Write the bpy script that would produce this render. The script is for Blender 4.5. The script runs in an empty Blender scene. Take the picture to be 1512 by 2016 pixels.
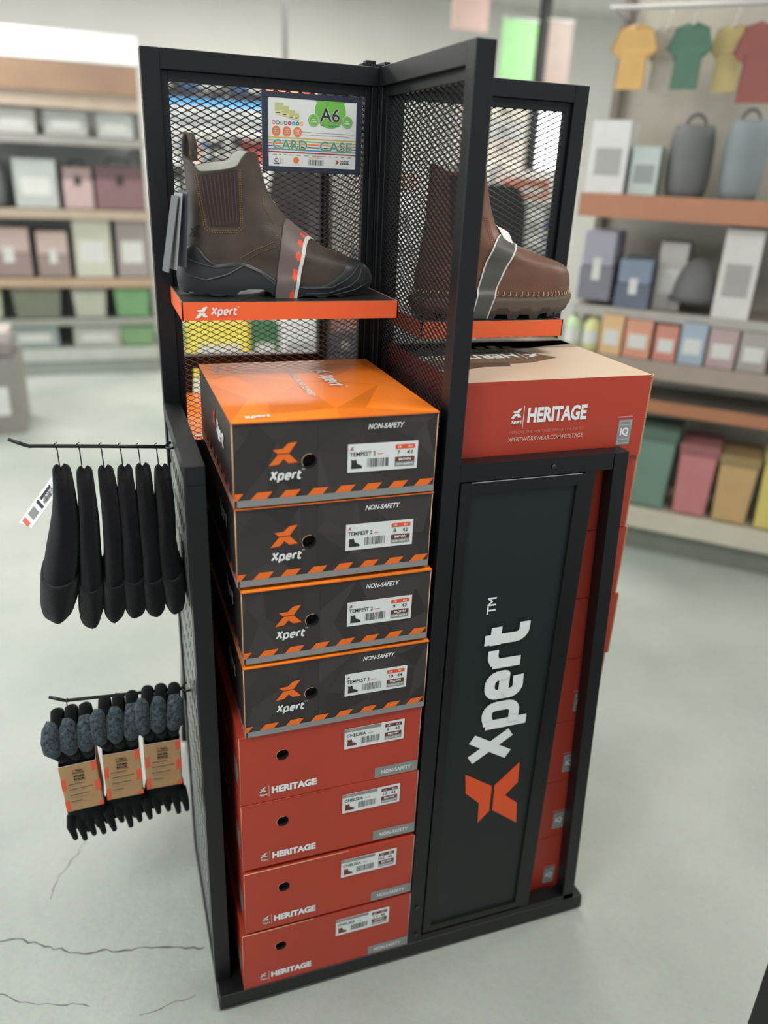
import bpy, math, random
from math import sin, cos, pi, sqrt
from mathutils import Vector as V, Matrix, noise
from mathutils.geometry import tessellate_polygon, delaunay_2d_cdt
S = bpy.context.scene
COL = S.collection
random.seed(7)

# ------------------------------------------------------------------ camera, world, lights
def setup_camera():
    cx, cy, cz, p, yw, ro, f = -0.5053, -1.4813, 1.5425, 0.4057, 0.3501, 0.0458, 1.553
    F = V((sin(yw)*cos(p), cos(yw)*cos(p), -sin(p))); R = V((cos(yw), -sin(yw), 0)); U = R.cross(F)
    R2 = cos(ro)*R + sin(ro)*U; U2 = -sin(ro)*R + cos(ro)*U
    cd = bpy.data.cameras.new('camera'); cam = bpy.data.objects.new('camera', cd); COL.objects.link(cam)
    m = Matrix((R2, U2, -F)).transposed().to_4x4(); m.translation = V((cx, cy, cz)); cam.matrix_world = m
    cd.sensor_fit = 'VERTICAL'; cd.sensor_height = 36.0; cd.sensor_width = 27.0
    cd.lens = 36.0*f*1000/2016
    cd.clip_start = 0.02; cd.clip_end = 60
    cd.dof.use_dof = True; cd.dof.focus_distance = 1.36; cd.dof.aperture_fstop = 1.6
    S.camera = cam
setup_camera()
W = bpy.data.worlds.new('world'); S.world = W; W.use_nodes = True
W.node_tree.nodes['Background'].inputs[0].default_value = (0.86, 0.92, 1.0, 1)
W.node_tree.nodes['Background'].inputs[1].default_value = 0.62
S.view_settings.view_transform = 'Standard'; S.view_settings.look = 'None'
S.view_settings.exposure = 0.0; S.view_settings.gamma = 1.0
def area(name, loc, size, power, col, target):
    l = bpy.data.lights.new(name, 'AREA'); l.shape = 'RECTANGLE'; l.size, l.size_y = size; l.energy = power; l.color = col
    o = bpy.data.objects.new(name, l); COL.objects.link(o); o.location = loc
    d = V(target) - V(loc); o.rotation_euler = d.to_track_quat('-Z', 'Y').to_euler()
area('daylight_left', (-4.6, 1.0, 2.0), (4.0, 2.2), 95, (0.9, 0.96, 1.0), (0.5, 0.3, 0.9))
LAMPS = [(-1.6, -1.4), (-1.6, 1.6), (0.9, -1.0), (0.9, 2.0), (-1.6, 4.6), (1.0, 4.8), (3.4, 3.6), (3.6, 0.2)]  # last entry is an added lamp that brightens the right shelving
LAMP_W = [34, 32, 24, 24, 62, 58, 60, 40]

# ------------------------------------------------------------------ materials
MATS = {}
def lin(c):
    c = c/255.0
    return c/12.92 if c <= 0.04045 else ((c+0.055)/1.055)**2.4
def mat(name, rgb=(128, 128, 128), rough=0.6, metal=0.0, var=0.0, vscale=30, bump=0.0, bscale=200, emit=0, attr=None, alpha=1, spec=0.5, trans=0, sheen=0):
    if name in MATS: return MATS[name]
    m = bpy.data.materials.new(name); m.use_nodes = True; nt = m.node_tree; b = nt.nodes['Principled BSDF']
    c = tuple(lin(x) for x in rgb) + (1,)
    b.inputs['Base Color'].default_value = c; b.inputs['Roughness'].default_value = rough; b.inputs['Metallic'].default_value = metal
    b.inputs['Specular IOR Level'].default_value = spec; b.inputs['Alpha'].default_value = alpha
    b.inputs['Transmission Weight'].default_value = trans
    if sheen: b.inputs['Sheen Weight'].default_value = sheen
    tc = nt.nodes.new('ShaderNodeTexCoord')
    if var:
        n = nt.nodes.new('ShaderNodeTexNoise'); n.inputs['Scale'].default_value = vscale; n.inputs['Detail'].default_value = 5
        nt.links.new(tc.outputs['Object'], n.inputs['Vector'])
        r = nt.nodes.new('ShaderNodeMapRange'); r.inputs['From Min'].default_value = 0.3; r.inputs['From Max'].default_value = 0.7
        r.inputs['To Min'].default_value = 1-var; r.inputs['To Max'].default_value = 1+var
        nt.links.new(n.outputs['Fac'], r.inputs['Value'])
        h = nt.nodes.new('ShaderNodeHueSaturation'); h.inputs['Color'].default_value = c
        nt.links.new(r.outputs['Result'], h.inputs['Value']); nt.links.new(h.outputs['Color'], b.inputs['Base Color'])
    if attr:
        a = nt.nodes.new('ShaderNodeAttribute'); a.attribute_name = attr
        h = nt.nodes.new('ShaderNodeHueSaturation'); h.inputs['Color'].default_value = c
        nt.links.new(a.outputs['Fac'], h.inputs['Value']); nt.links.new(h.outputs['Color'], b.inputs['Base Color'])
    if bump:
        n = nt.nodes.new('ShaderNodeTexNoise'); n.inputs['Scale'].default_value = bscale; n.inputs['Detail'].default_value = 4
        nt.links.new(tc.outputs['Object'], n.inputs['Vector'])
        bp = nt.nodes.new('ShaderNodeBump'); bp.inputs['Strength'].default_value = bump; bp.inputs['Distance'].default_value = 0.002
        nt.links.new(n.outputs['Fac'], bp.inputs['Height']); nt.links.new(bp.outputs['Normal'], b.inputs['Normal'])
    if emit:
        b.inputs['Emission Color'].default_value = c; b.inputs['Emission Strength'].default_value = emit
    MATS[name] = m; return m
BLK = mat('black_powder_coat', (16, 17, 19), 0.40, bump=0.1, bscale=900, spec=0.4)
MESHM = mat('black_expanded_metal', (20, 21, 23), 0.28, metal=0.0, spec=0.7)
BOARD = mat('sign_board_black', (25, 34, 33), 0.5, bump=0.1, bscale=700, spec=0.4)
WHITE = mat('white_print', (236, 238, 236), 0.5)
GREYW = mat('pale_grey_print', (205, 208, 205), 0.5)
INK = mat('dark_ink', (40, 40, 42), 0.6)
ORP = mat('orange_print', (240, 112, 28), 0.5)
ORS = mat('orange_shelf_strip', (240, 102, 48), 0.42)
ORSIGN = mat('orange_vinyl', (232, 84, 32), 0.45)
GRY = mat('grey_print', (138, 140, 137), 0.5)
BRN = mat('brown_print', (104, 52, 40), 0.5)
KRAFT = mat('raw_cardboard_edge', (196, 152, 104), 0.8, var=0.12, vscale=60)
EDGE = mat('worn_card_edge', (208, 168, 128), 0.7)
HOLE = mat('dark_hollow', (10, 9, 9), 0.9)
REDB = mat('red_carton_print', (180, 60, 40), 0.5, var=0.05, vscale=5, bump=0.06, bscale=120)
BLB = mat('charcoal_carton_print', (52, 47, 44), 0.45, attr='shade', bump=0.05, bscale=120)
ORT = mat('orange_facet_print', (244, 128, 36), 0.32, attr='shade', bump=0.04, bscale=60)
REDT = mat('deep_red_print', (176, 52, 42), 0.5)
SILV = mat('brushed_edge', (190, 192, 192), 0.35, metal=0.6)

# ------------------------------------------------------------------ mesh builder
class MB:
    def __init__(s): s.v = []; s.f = []; s.m = []; s.mats = []; s.sm = []; s.sh = []
    def mi(s, m):
        if m not in s.mats: s.mats.append(m)
        return s.mats.index(m)
    def add(s, vs, fs, m, smooth=False, shade=None):
        o = len(s.v); k = s.mi(m); s.v += [tuple(x) for x in vs]
        for i, f in enumerate(fs):
            s.f.append([o+j for j in f]); s.m.append(k); s.sm.append(smooth); s.sh.append(1.0 if shade is None else shade[i])
        return s
    def box(s, a, b, m, top=None):
        (x0, y0, z0), (x1, y1, z1) = a, b
        vs = [(x0, y0, z0), (x1, y0, z0), (x1, y1, z0), (x0, y1, z0), (x0, y0, z1), (x1, y0, z1), (x1, y1, z1), (x0, y1, z1)]
        s.add(vs, [(0, 3, 2, 1), (0, 1, 5, 4), (1, 2, 6, 5), (2, 3, 7, 6), (3, 0, 4, 7)], m); s.add(vs[4:], [(0, 1, 2, 3)], top or m); return s
    def bar(s, p, q, wx, wy, m, up=None):          # square bar from p to q
        p, q = V(p), V(q); d = (q-p).normalized(); a = V(up) if up else (V((0, 1, 0)) if abs(d.z) > 0.5 else V((0, 0, 1)))
        x = d.cross(a).normalized()*wx/2; y = a*wy/2
        vs = [p-x-y, p+x-y, p+x+y, p-x+y, q-x-y, q+x-y, q+x+y, q-x+y]
        return s.add(vs, [(0, 3, 2, 1), (4, 5, 6, 7), (0, 1, 5, 4), (1, 2, 6, 5), (2, 3, 7, 6), (3, 0, 4, 7)], m)
    def grid(s, rows, m, closed=False, smooth=True, mf=None):
        nr = len(rows); nc = len(rows[0]); vs = [p for r in rows for p in r]; o = len(s.v); s.v += [tuple(x) for x in vs]
        for i in range(nr-1):
            for j in range(nc if closed else nc-1):
                k = (j+1) % nc
                s.f.append([o+i*nc+j, o+i*nc+k, o+(i+1)*nc+k, o+(i+1)*nc+j]); mm = mf(i, j) if mf else m
                s.m.append(s.mi(mm)); s.sm.append(smooth); s.sh.append(1.0)
        return s
    def tube(s, path, r, m, n=10, caps=True, flat=1.0, upv=None):
        path = [V(p) for p in path]; rr = r if isinstance(r, (list, tuple)) else [r]*len(path); rows = []; prev = None
        for i, p in enumerate(path):
            t = (path[min(i+1, len(path)-1)] - path[max(i-1, 0)]).normalized()
            if prev is None:
                a = V(upv) if upv else (V((0, 0, 1)) if abs(t.z) < 0.9 else V((1, 0, 0)))
                prev = (a - t*a.dot(t)).normalized()
            else: prev = (prev - t*prev.dot(t)).normalized()
            b = t.cross(prev)
            rows.append([p + (prev*cos(2*pi*k/n)*flat + b*sin(2*pi*k/n))*rr[i] for k in range(n)])
        if caps: rows = [[path[0]]*n] + rows + [[path[-1]]*n]
        return s.grid(rows, m, closed=True)
    def prism(s, pts, fn, t0, t1, m):               # polygon pts in 2d, fn(u, v, t) -> point
        n = len(pts); vs = [fn(u, v, t0) for u, v in pts] + [fn(u, v, t1) for u, v in pts]
        tris = tessellate_polygon([[V((u, v, 0)) for u, v in pts]])
        return s.add(vs, [tuple(t) for t in tris] + [tuple(n+k for k in t) for t in tris] + [(i, (i+1) % n, n+(i+1) % n, n+i) for i in range(n)], m)
    def build(s, name, parent=None, label=None, cat=None, group=None, kind=None, bevel=0, org=None):
        me = bpy.data.meshes.new(name); off = V(org) if org else (parent.matrix_basis.translation if parent else V((0, 0, 0)))
        if parent and parent.parent: off = V(parent['_w'])
        me.from_pydata([tuple(V(p)-off) for p in s.v], [], s.f)
        for m in s.mats: me.materials.append(m)
        me.polygons.foreach_set('material_index', s.m); me.polygons.foreach_set('use_smooth', s.sm)
        if any(x != 1.0 for x in s.sh):
            at = me.attributes.new('shade', 'FLOAT', 'FACE'); at.data.foreach_set('value', s.sh)
        elif any(m in (BLB, ORT) for m in s.mats):
            at = me.attributes.new('shade', 'FLOAT', 'FACE'); at.data.foreach_set('value', s.sh)
        me.validate(); me.update()
        o = bpy.data.objects.new(name, me); COL.objects.link(o)
        if parent: o.parent = parent; o['_w'] = tuple(off)
        elif org: o.location = org
        if not parent: tag(o, label, cat, group, kind)
        elif label: o['label'] = label
        if bevel:
            b = o.modifiers.new('bevel', 'BEVEL'); b.width = bevel; b.segments = 2; b.limit_method = 'ANGLE'
        return o
def tag(o, label=None, cat=None, group=None, kind=None):
    if label: o['label'] = label
    if cat: o['category'] = cat
    if group: o['group'] = group
    if kind: o['kind'] = kind
def thing(name, label, cat, loc=(0, 0, 0), group=None):
    o = bpy.data.objects.new(name, None); COL.objects.link(o); o.location = loc; o.empty_display_size = 0.05
    o['_w'] = tuple(loc); tag(o, label, cat, group); return o
def copy_tree(o, parent=None):
    c = o.copy(); COL.objects.link(c); c.parent = parent
    for ch in list(o.children): copy_tree(ch, c)
    return c
def interp(x, T):
    if x <= T[0][0]: return T[0][1]
    for (a, b), (c, d) in zip(T, T[1:]):
        if x <= c:
            return b + (d-b)*(x-a)/(c-a)
    return T[-1][1]
def hermite(x, T):
    n = len(T)
    if x <= T[0][0]: return T[0][1]
    if x >= T[-1][0]: return T[-1][1]
    i = max(k for k in range(n-1) if T[k][0] <= x)
    def sl(k):
        if k <= 0 or k >= n-1:
            a, b = (0, 1) if k <= 0 else (n-2, n-1)
            return (T[b][1]-T[a][1])/(T[b][0]-T[a][0])
        l = (T[k][1]-T[k-1][1])/(T[k][0]-T[k-1][0]); r = (T[k+1][1]-T[k][1])/(T[k+1][0]-T[k][0])
        return 0 if l*r <= 0 else 2*l*r/(l+r)
    h = T[i+1][0]-T[i][0]; t = (x-T[i][0])/h
    return (2*t**3-3*t*t+1)*T[i][1] + (t**3-2*t*t+t)*h*sl(i) + (-2*t**3+3*t*t)*T[i+1][1] + (t**3-t*t)*h*sl(i+1)

# ------------------------------------------------------------------ lettering
_TC = {}
def glyphs(txt, bold):
    k = (txt, bold)
    if k not in _TC:
        cu = bpy.data.curves.new('t', 'FONT'); cu.body = txt; cu.offset = bold; cu.resolution_u = 3
        ob = bpy.data.objects.new('t', cu); COL.objects.link(ob); dg = bpy.context.evaluated_depsgraph_get()
        me = bpy.data.meshes.new_from_object(ob.evaluated_get(dg))
        vs = [(v.co.x, v.co.y) for v in me.vertices]; fs = [tuple(p.vertices) for p in me.polygons]
        bpy.data.objects.remove(ob); bpy.data.curves.remove(cu); bpy.data.meshes.remove(me)
        x0 = min(v[0] for v in vs); x1 = max(v[0] for v in vs); y0 = min(v[1] for v in vs); y1 = max(v[1] for v in vs)
        _TC[k] = ([((a-x0)/(x1-x0), (b-y0)/(y1-y0)) for a, b in vs], fs)
    return _TC[k]
def arc(cx, cy, rx, ry, a0, a1, n=10):
    return [(cx+rx*cos((a0+(a1-a0)*i/n)*pi/180), cy+ry*sin((a0+(a1-a0)*i/n)*pi/180)) for i in range(n+1)]
XPERT = [  # strokes of the five letters, cap height 1
    [[(0.10, 0.09), (0.62, 0.91)], [(0.12, 0.91), (0.64, 0.09)]],
    [[(0.90, -0.21), (0.90, 0.66)], [(0.90, 0.60), (1.10, 0.66)] + arc(1.15, 0.5, 0.17, 0.16, 80, 0, 5) + [(1.32, 0.24)] + arc(1.15, 0.24, 0.17, 0.16, 0, -80, 5) + [(0.90, 0.09)]],
    [[(1.62, 0.37), (2.02, 0.37), (2.02, 0.50)] + arc(1.85, 0.5, 0.17, 0.17, 0, 90, 5) + arc(1.77, 0.5, 0.17, 0.17, 90, 180, 5) + [(1.60, 0.25)] + arc(1.77, 0.25, 0.17, 0.17, 180, 270, 5) + [(1.98, 0.09)]],
    [[(2.30, 0.09), (2.30, 0.66)], [(2.30, 0.60), (2.44, 0.67), (2.60, 0.67)]],
    [[(2.84, 0.88), (2.84, 0.26)] + arc(3.0, 0.25, 0.16, 0.16, 180, 270, 4) + [(3.14, 0.09)], [(2.72, 0.66), (3.10, 0.66)]],
]
MARK_UP = [(.985, .99), (.68, .95), (.48, .71), (.15, .69), (.31, .51), (.71, .52)]
MARK_DN = [(.31, .46), (.71, .475), (1, .09), (.68, .07), (.51, .27), (.34, .04), (0, 0)]
class Face:
    """a flat printed face: origin, right and up vectors, normal"""
    def __init__(s, mb, O, X, Y, eps=0.0004):
        s.b = mb; s.O = V(O); s.X = V(X).normalized(); s.Y = V(Y).normalized(); s.N = s.X.cross(s.Y); s.e = eps
    def P(s, u, v, k=1): return s.O + s.X*u + s.Y*v + s.N*s.e*k
    def poly(s, pts, m, k=1):
        t = tessellate_polygon([[V((u, v, 0)) for u, v in pts]]); s.b.add([s.P(u, v, k) for u, v in pts], [tuple(x) for x in t], m)
    def rect(s, u0, v0, u1, v1, m, k=1): s.b.add([s.P(u0, v0, k), s.P(u1, v0, k), s.P(u1, v1, k), s.P(u0, v1, k)], [(0, 1, 2, 3)], m)
    def disc(s, u, v, r, m, k=1, n=24, ry=None):
        s.b.add([s.P(u+r*cos(2*pi*i/n), v+(ry or r)*sin(2*pi*i/n), k) for i in range(n)], [tuple(range(n))], m)
    def ring(s, u, v, r, w, m, k=1, n=24):
        a = [s.P(u+r*cos(2*pi*i/n), v+r*sin(2*pi*i/n), k) for i in range(n)]; b = [s.P(u+(r-w)*cos(2*pi*i/n), v+(r-w)*sin(2*pi*i/n), k) for i in range(n)]
        s.b.add(a+b, [(i, (i+1) % n, n+(i+1) % n, n+i) for i in range(n)], m)
    def text(s, t, u0, v0, w, h, m, k=2, bold=0.0, sh=0.0, rise=0.0):
        vs, fs = glyphs(t, bold); s.b.add([s.P(u0+x*w+sh*y*h, v0+y*h+rise*x*w, k) for x, y in vs], fs, m)
    def stroke(s, pts, w, m, fn, k=2):
        for (a, b) in zip(pts, pts[1:]):
            k += 0.06; dx, dy = b[0]-a[0], b[1]-a[1]; L = sqrt(dx*dx+dy*dy) or 1; nx, ny = -dy/L*w/2, dx/L*w/2
            s.b.add([s.P(*fn(x, y), k) for x, y in ((a[0]+nx, a[1]+ny), (a[0]-nx, a[1]-ny), (b[0]-nx, b[1]-ny), (b[0]+nx, b[1]+ny))], [(0, 1, 2, 3)], m)
        for p in pts[1:-1]:
            k += 0.06; s.b.add([s.P(*fn(p[0]+w/2*cos(i*pi/5), p[1]+w/2*sin(i*pi/5)), k) for i in range(10)], [tuple(range(10))], m)
    def xpert(s, u, v, h, m, sh=0.0, w=0.2, k=2, tm=True):
        fn = lambda x, y: (u+(x+sh*y)*h, v+y*h)
        for L in XPERT:
            for st in L: s.stroke(st, w, m, fn, k); k += 0.4
        if tm: s.text('TM', u+3.25*h, v+h*0.92, h*0.32, h*0.16, m, k)
    def mark(s, u, v, w, h, m, m2=None, k=2):
        for q in (MARK_UP, MARK_DN): s.poly([(u+a*w, v+b*h) for a, b in q], m if q is MARK_UP or not m2 else m2, k)
    def barcode(s, u0, v0, w, h, k=3, seed=1):
        r = random.Random(seed); x = 0
        while x < w-0.001:
            a = r.choice((.0004, .0007, .0012)); s.rect(u0+x, v0, u0+min(x+a, w), v0+h, INK, k); x += a + r.choice((.0006, .001, .0014))

# ------------------------------------------------------------------ setting
def floor_material():
    m = bpy.data.materials.new('sealed_concrete'); m.use_nodes = True; nt = m.node_tree; b = nt.nodes['Principled BSDF']; N = nt.nodes.new; L = nt.links.new
    tc = N('ShaderNodeTexCoord'); n1 = N('ShaderNodeTexNoise'); n1.inputs['Scale'].default_value = 1.6; n1.inputs['Detail'].default_value = 8
    L(tc.outputs['Object'], n1.inputs['Vector'])
    r = N('ShaderNodeValToRGB'); e = r.color_ramp.elements
    e[0].position = 0.3; e[0].color = (lin(144), lin(152), lin(145), 1); e[1].position = 0.7; e[1].color = (lin(170), lin(174), lin(167), 1)
    L(n1.outputs['Fac'], r.inputs['Fac'])
    n2 = N('ShaderNodeTexNoise'); n2.inputs['Scale'].default_value = 90; n2.inputs['Detail'].default_value = 3; L(tc.outputs['Object'], n2.inputs['Vector'])
    mx = N('ShaderNodeMixRGB'); mx.blend_type = 'OVERLAY'; mx.inputs['Fac'].default_value = 0.12; L(r.outputs['Color'], mx.inputs[1]); L(n2.outputs['Color'], mx.inputs[2])
    L(mx.outputs['Color'], b.inputs['Base Color']); b.inputs['Roughness'].default_value = 0.42
    n3 = N('ShaderNodeTexNoise'); n3.inputs['Scale'].default_value = 26; n3.inputs['Detail'].default_value = 7; n3.inputs['Roughness'].default_value = 0.62; L(tc.outputs['Object'], n3.inputs['Vector'])
    bp = N('ShaderNodeBump'); bp.inputs['Strength'].default_value = 0.5; bp.inputs['Distance'].default_value = 0.004; L(n3.outputs['Fac'], bp.inputs['Height']); L(bp.outputs['Normal'], b.inputs['Normal'])
    return m
X0, X1, Y0, Y1, ZC = -5.0, 6.0, -3.4, 6.8, 3.1
fl = MB().box((X0, Y0, -0.05), (X1, Y1, 0), floor_material()).build('floor', kind='structure')
def crack(pts, w, seed):
    r = random.Random(seed); P = []
    for (a, b) in zip(pts, pts[1:]):
        n = max(2, int((V(b)-V(a)).length/0.012))
        for i in range(n): P.append(V(a).lerp(V(b), i/n) + V((r.uniform(-1, 1), r.uniform(-1, 1)))*0.0035)
    rows = []
    for i, p in enumerate(P):
        t = (P[min(i+1, len(P)-1)]-P[max(i-1, 0)]).normalized(); q = V((-t.y, t.x))*w*r.uniform(0.3, 1.2)
        rows.append([(p.x-q.x, p.y-q.y, 0.0004), (p.x+q.x, p.y+q.y, 0.0004)])
    return MB().grid(rows, mat('crack_dark', (92, 94, 86), 0.9), smooth=False)  # flat strip along the crack, darker than the floor
crack([(-1.10, -0.02), (-0.95, -0.09), (-0.80, -0.12), (-0.68, -0.19), (-0.52, -0.225), (-0.41, -0.26)], 0.0022, 3).build('crack', fl, 'long dark crack')
crack([(-1.05, -0.21), (-0.86, -0.22), (-0.76, -0.28), (-0.64, -0.32)], 0.0010, 5).build('crack', fl)
crack([(-0.56, -0.37), (-0.50, -0.36), (-0.44, -0.36)], 0.0008, 8).build('crack', fl)
crack([(-0.66, 0.12), (-0.72, 0.03), (-0.74, -0.04)], 0.0010, 9).build('crack', fl)
WALL = mat('painted_wall', (230, 230, 224), 0.85, var=0.03, vscale=2)
MB().box((X0, Y1, 0), (X1, Y1+0.1, ZC), WALL).build('wall_back', kind='structure')
MB().box((X1, Y0, 0), (X1+0.1, Y1, ZC), WALL).build('wall_right', kind='structure')
MB().box((X0-0.1, 3.2, 0), (X0, Y1, ZC), WALL).build('wall_left', kind='structure')
MB().box((X0, Y0, ZC), (X1, Y1, ZC+0.1), mat('ceiling_board', (222, 222, 218), 0.9)).build('ceiling', kind='structure')
for i, (x, y) in enumerate(LAMPS):
    t = thing('ceiling_light', ['white ceiling light panel above the aisle at the front left', 'white ceiling light panel above the left aisle', 'white ceiling light panel above the display stand front',
        'white ceiling light panel behind the display stand', 'white ceiling light panel at the back left', 'white ceiling light panel at the back centre', 'white ceiling light panel at the back right', 'added light panel brightening the right shelving'][i], 'ceiling light', (x, y, ZC-0.05), 'ceiling light panels')
    MB().box((x-0.62, y-0.32, ZC-0.05), (x+0.62, y+0.32, ZC-0.001), mat('lamp_frame', (215, 215, 212), 0.5)).build('frame', t)
    MB().box((x-0.6, y-0.3, ZC-0.056), (x+0.6, y+0.3, ZC-0.0505), mat('lamp_diffuser', (255, 252, 244), 0.5, emit=4)).build('diffuser', t)
    area('ceiling_lamp', (x, y, ZC-0.065), (1.2, 0.6), LAMP_W[i], (1.0, 0.98, 0.94), (x, y, 0))
# window in the back wall
def window():
    w = MB(); x0, x1, z0, z1, y = 4.03, 4.36, 1.66, 2.24, Y1-0.03
    w.box((x0, y, z0), (x1, y+0.025, z1), mat('bright_window_glass', (250, 252, 255), 0.3, emit=6)).build('window_1', kind='structure')
    f = MB()
    for a, b in (((x0-.05, y-.02, z0-.05), (x1+.05, y+.029, z0)), ((x0-.05, y-.02, z1), (x1+.05, y+.029, z1+.05)), ((x0-.05, y-.02, z0), (x0, y+.029, z1)), ((x1, y-.02, z0), (x1+.05, y+.029, z1)), ((x0+.16, y-.02, z0), (x0+.17, y-.001, z1))):
        f.box(a, b, mat('window_frame_white', (226, 228, 228), 0.5))
    f.build('trim_1', kind='structure')
window()

# ------------------------------------------------------------------ the display stand
ST = thing('display_stand', 'tall black metal display stand with four mesh wings on a square base', 'display stand')
HT = 1.709
b = MB(); b.prism([(-.409, -.407), (.413, -.407), (.413, .415), (-.388, .415), (-.388, .02), (-.409, .02)], lambda u, v, t: (u, v, t), 0.006, 0.0405, BLK)
b.build('base', ST, bevel=0.0015)
for x, y in ((-.37, -.37), (.37, -.37), (-.37, .37), (.37, .37)):
    b = MB(); b.tube([(x, y, 0), (x, y, 0.0062)], 0.02, mat('grey_rubber', (90, 90, 90), 0.8), 12); b.build('foot_pad', ST)
b = MB(); b.bar((0, 0, .04), (0, 0, HT-.004), .030, .030, BLK)
b.box((-.045, -.012, HT-.004), (.012, .012, HT+.004), BLK); b.box((-.038, -.01, HT+.003), (-.02, .008, HT+.009), BLK); b.box((-.004, -.01, HT+.003), (.006, .045, HT+.009), BLK)
b.build('centre_post', ST, bevel=0.001)
def expanded(mb, o, d, w, z0, z1, n):
    """diamond mesh: zigzag strands that touch at their knuckles; o origin, d direction along the wing, n its normal"""
    o, d, n = V(o), V(d), V(n); sw = 0.0212; hh = 0.0098; k = 0; z = z0; nseg = max(2, int(round(w/(sw/2)))); dx = w/nseg
    hz, hn = 0.00058, 0.0011
    while z < z1 - hh/2:
        rows = []; pts = []
        for i in range(nseg+1):
            up = ((i + k) % 2)*1.0
            c0 = max(0, i*dx - dx*0.14); c1 = min(w, i*dx + dx*0.14)
            for c in (c0, c1): pts.append((c, z + (hh/2-0.0009)*up + 0.0004, -1 if up else 1))
        for c, zz, sg in pts:
            p = o + d*c; p.z = zz; t = sg*0.0007
            rows.append([p+n*(t-hn)+V((0, 0, -hz-.0003)), p+n*(t+hn)+V((0, 0, hz-.0003)), p+n*(t+hn)+V((0, 0, hz+.0006)), p+n*(t-hn)+V((0, 0, -hz+.0006))])
        mb.grid(rows, MESHM, closed=True, smooth=False); z += hh/2; k += 1
def wing(d, length, zmesh, label):
    d = V(d); n = V((-d.y, d.x, 0)); B = MB(); a0 = 0.015; t = .030
    def r(s0, s1, z0, z1, dep):
        p = d*s0; q = d*s1; vs = []
        for z in (z0, z1):
            for (pp, s) in ((p, -1), (q, -1), (q, 1), (p, 1)): vs.append((pp.x+n.x*dep*s, pp.y+n.y*dep*s, z))
        B.add(vs, [(0, 3, 2, 1), (4, 5, 6, 7), (0, 1, 5, 4), (1, 2, 6, 5), (2, 3, 7, 6), (3, 0, 4, 7)], BLK)
    r(length-t, length, .0405, HT, .015); r(a0, length-t, HT-t, HT, .015); r(a0, a0+.012, .0405, HT-t, .013); r(a0, length-t, .0405, .066, .012)
    f = B.build('wing_frame', ST, label, bevel=0.0012)
    B = MB(); i0, i1, zt, zb = a0+.012, length-t, HT-t, .066
    r(i0, i0+.010, zb, zt, .007); r(i1-.012, i1, zb, zt, .007); r(i0+.010, i1-.012, zt-.016, zt, .007); r(i0+.010, i1-.012, zb, zb+.012, .007)
    g = B.build('inner_frame', f, bevel=0.0008)
    M = MB(); expanded(M, d*(i0+.008), d, i1-i0-.018, zmesh, zt-.010, n); M.build('mesh_screen', f)
    return f
wing((-1, 0, 0), .4115, .07, 'left wing')
wing((0, -1, 0), .4060, .07, 'front wing')
wing((1, 0, 0), .4045, 1.0, 'right wing')
wing((0, 1, 0), .4060, .8, 'back wing')
BST = mat('bolt_steel', (70, 72, 74), 0.3, metal=0.8)
for p, q, r in (((0, -.4065, .145), (0, -.4095, .145), .0035), ((.003, -.4065, .065), (.003, -.4095, .065), .0035), ((.185, -.406, 1.104), (.185, -.409, 1.104), .004), ((.335, -.37, .0405), (.335, -.37, .046), .006), ((-.31, -.4065, .02), (-.31, -.4085, .02), .0022)):
    b = MB(); b.tube([p, q], r, BST, 10); b.build('bolt', ST)
# front panel with the lettered board (front right quadrant)
b = MB(); zt = 1.119
b.box((.015, -.406, zt-.030), (.303, -.376, zt), BLK)
b.bar((.376, -.391, .0405), (.318, -.391, zt), .028, .030, BLK)
b.box((.250, -.405, .0405), (.272, -.380, zt-.030), BLK); b.box((.015, -.406, .0405), (.390, -.376, .056), BLK)
pf = b.build('panel_frame', ST, bevel=0.0012)
b = MB(); b.box((.018, -.4015, .062), (.251, -.394, 1.087), BOARD)
for a, c in (((.018, -.4065, .062), (.036, -.4015, 1.087)), ((.236, -.4065, .062), (.251, -.4015, 1.087)), ((.036, -.4065, 1.066), (.236, -.4015, 1.087)), ((.036, -.4065, .062), (.236, -.4015, .078))): b.box(a, c, BLK)
b.box((.036, -.4072, 1.0862), (.244, -.4063, 1.0876), SILV)
sb = b.build('sign_board', ST, bevel=0.0007)
b = MB(); f = Face(b, (.180, -.4015, .492), (0, 0, 1), (-1, 0, 0), 0.0008)
f.xpert(0, 0, .100, WHITE, w=0.215, k=1, tm=False)
b.build('white_lettering', sb); b = MB(); f = Face(b, (.178, -.4015, .480), (0, 0, 1), (-1, 0, 0), 0.0008); f.text('TM', .350, .070, .034, .017, WHITE, 1, bold=0.02)
b.build('trademark_letters', sb)
b = MB(); f = Face(b, (.213, -.4015, .312), (0, 0, 1), (-1, 0, 0), 0.0008); f.mark(0, 0, .162, .132, ORSIGN, k=1)
b.build('orange_emblem', sb)
# left peg panel
b = MB(); zl = 1.137; xo = -.4125
b.box((xo, -.372, zl-.030), (xo+.030, -.015, zl), BLK); b.box((xo, -.372, .0405), (xo+.030, -.342, zl-.030), BLK); b.box((xo, -.342, .0405), (xo+.030, -.015, .060), BLK)
b.build('side_frame', ST, bevel=0.0012)
b = MB(); PEG = mat('peg_sheet_sheen', (120, 124, 122), 0.3, metal=0.3)  # pale grey base colour holds the sheet's grazing reflection
b.box((xo+.0045, -.342, .060), (xo+.0065, -.015, zl-.030), PEG)
for iy in range(10):
    for iz in range(17):
        y = -.325+iy*.032; z = .10+iz*.062
        b.box((xo+.0040, y-.0022, z), (xo+.0046, y+.0022, z+.030), HOLE)
b.build('peg_sheet', ST)
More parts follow.
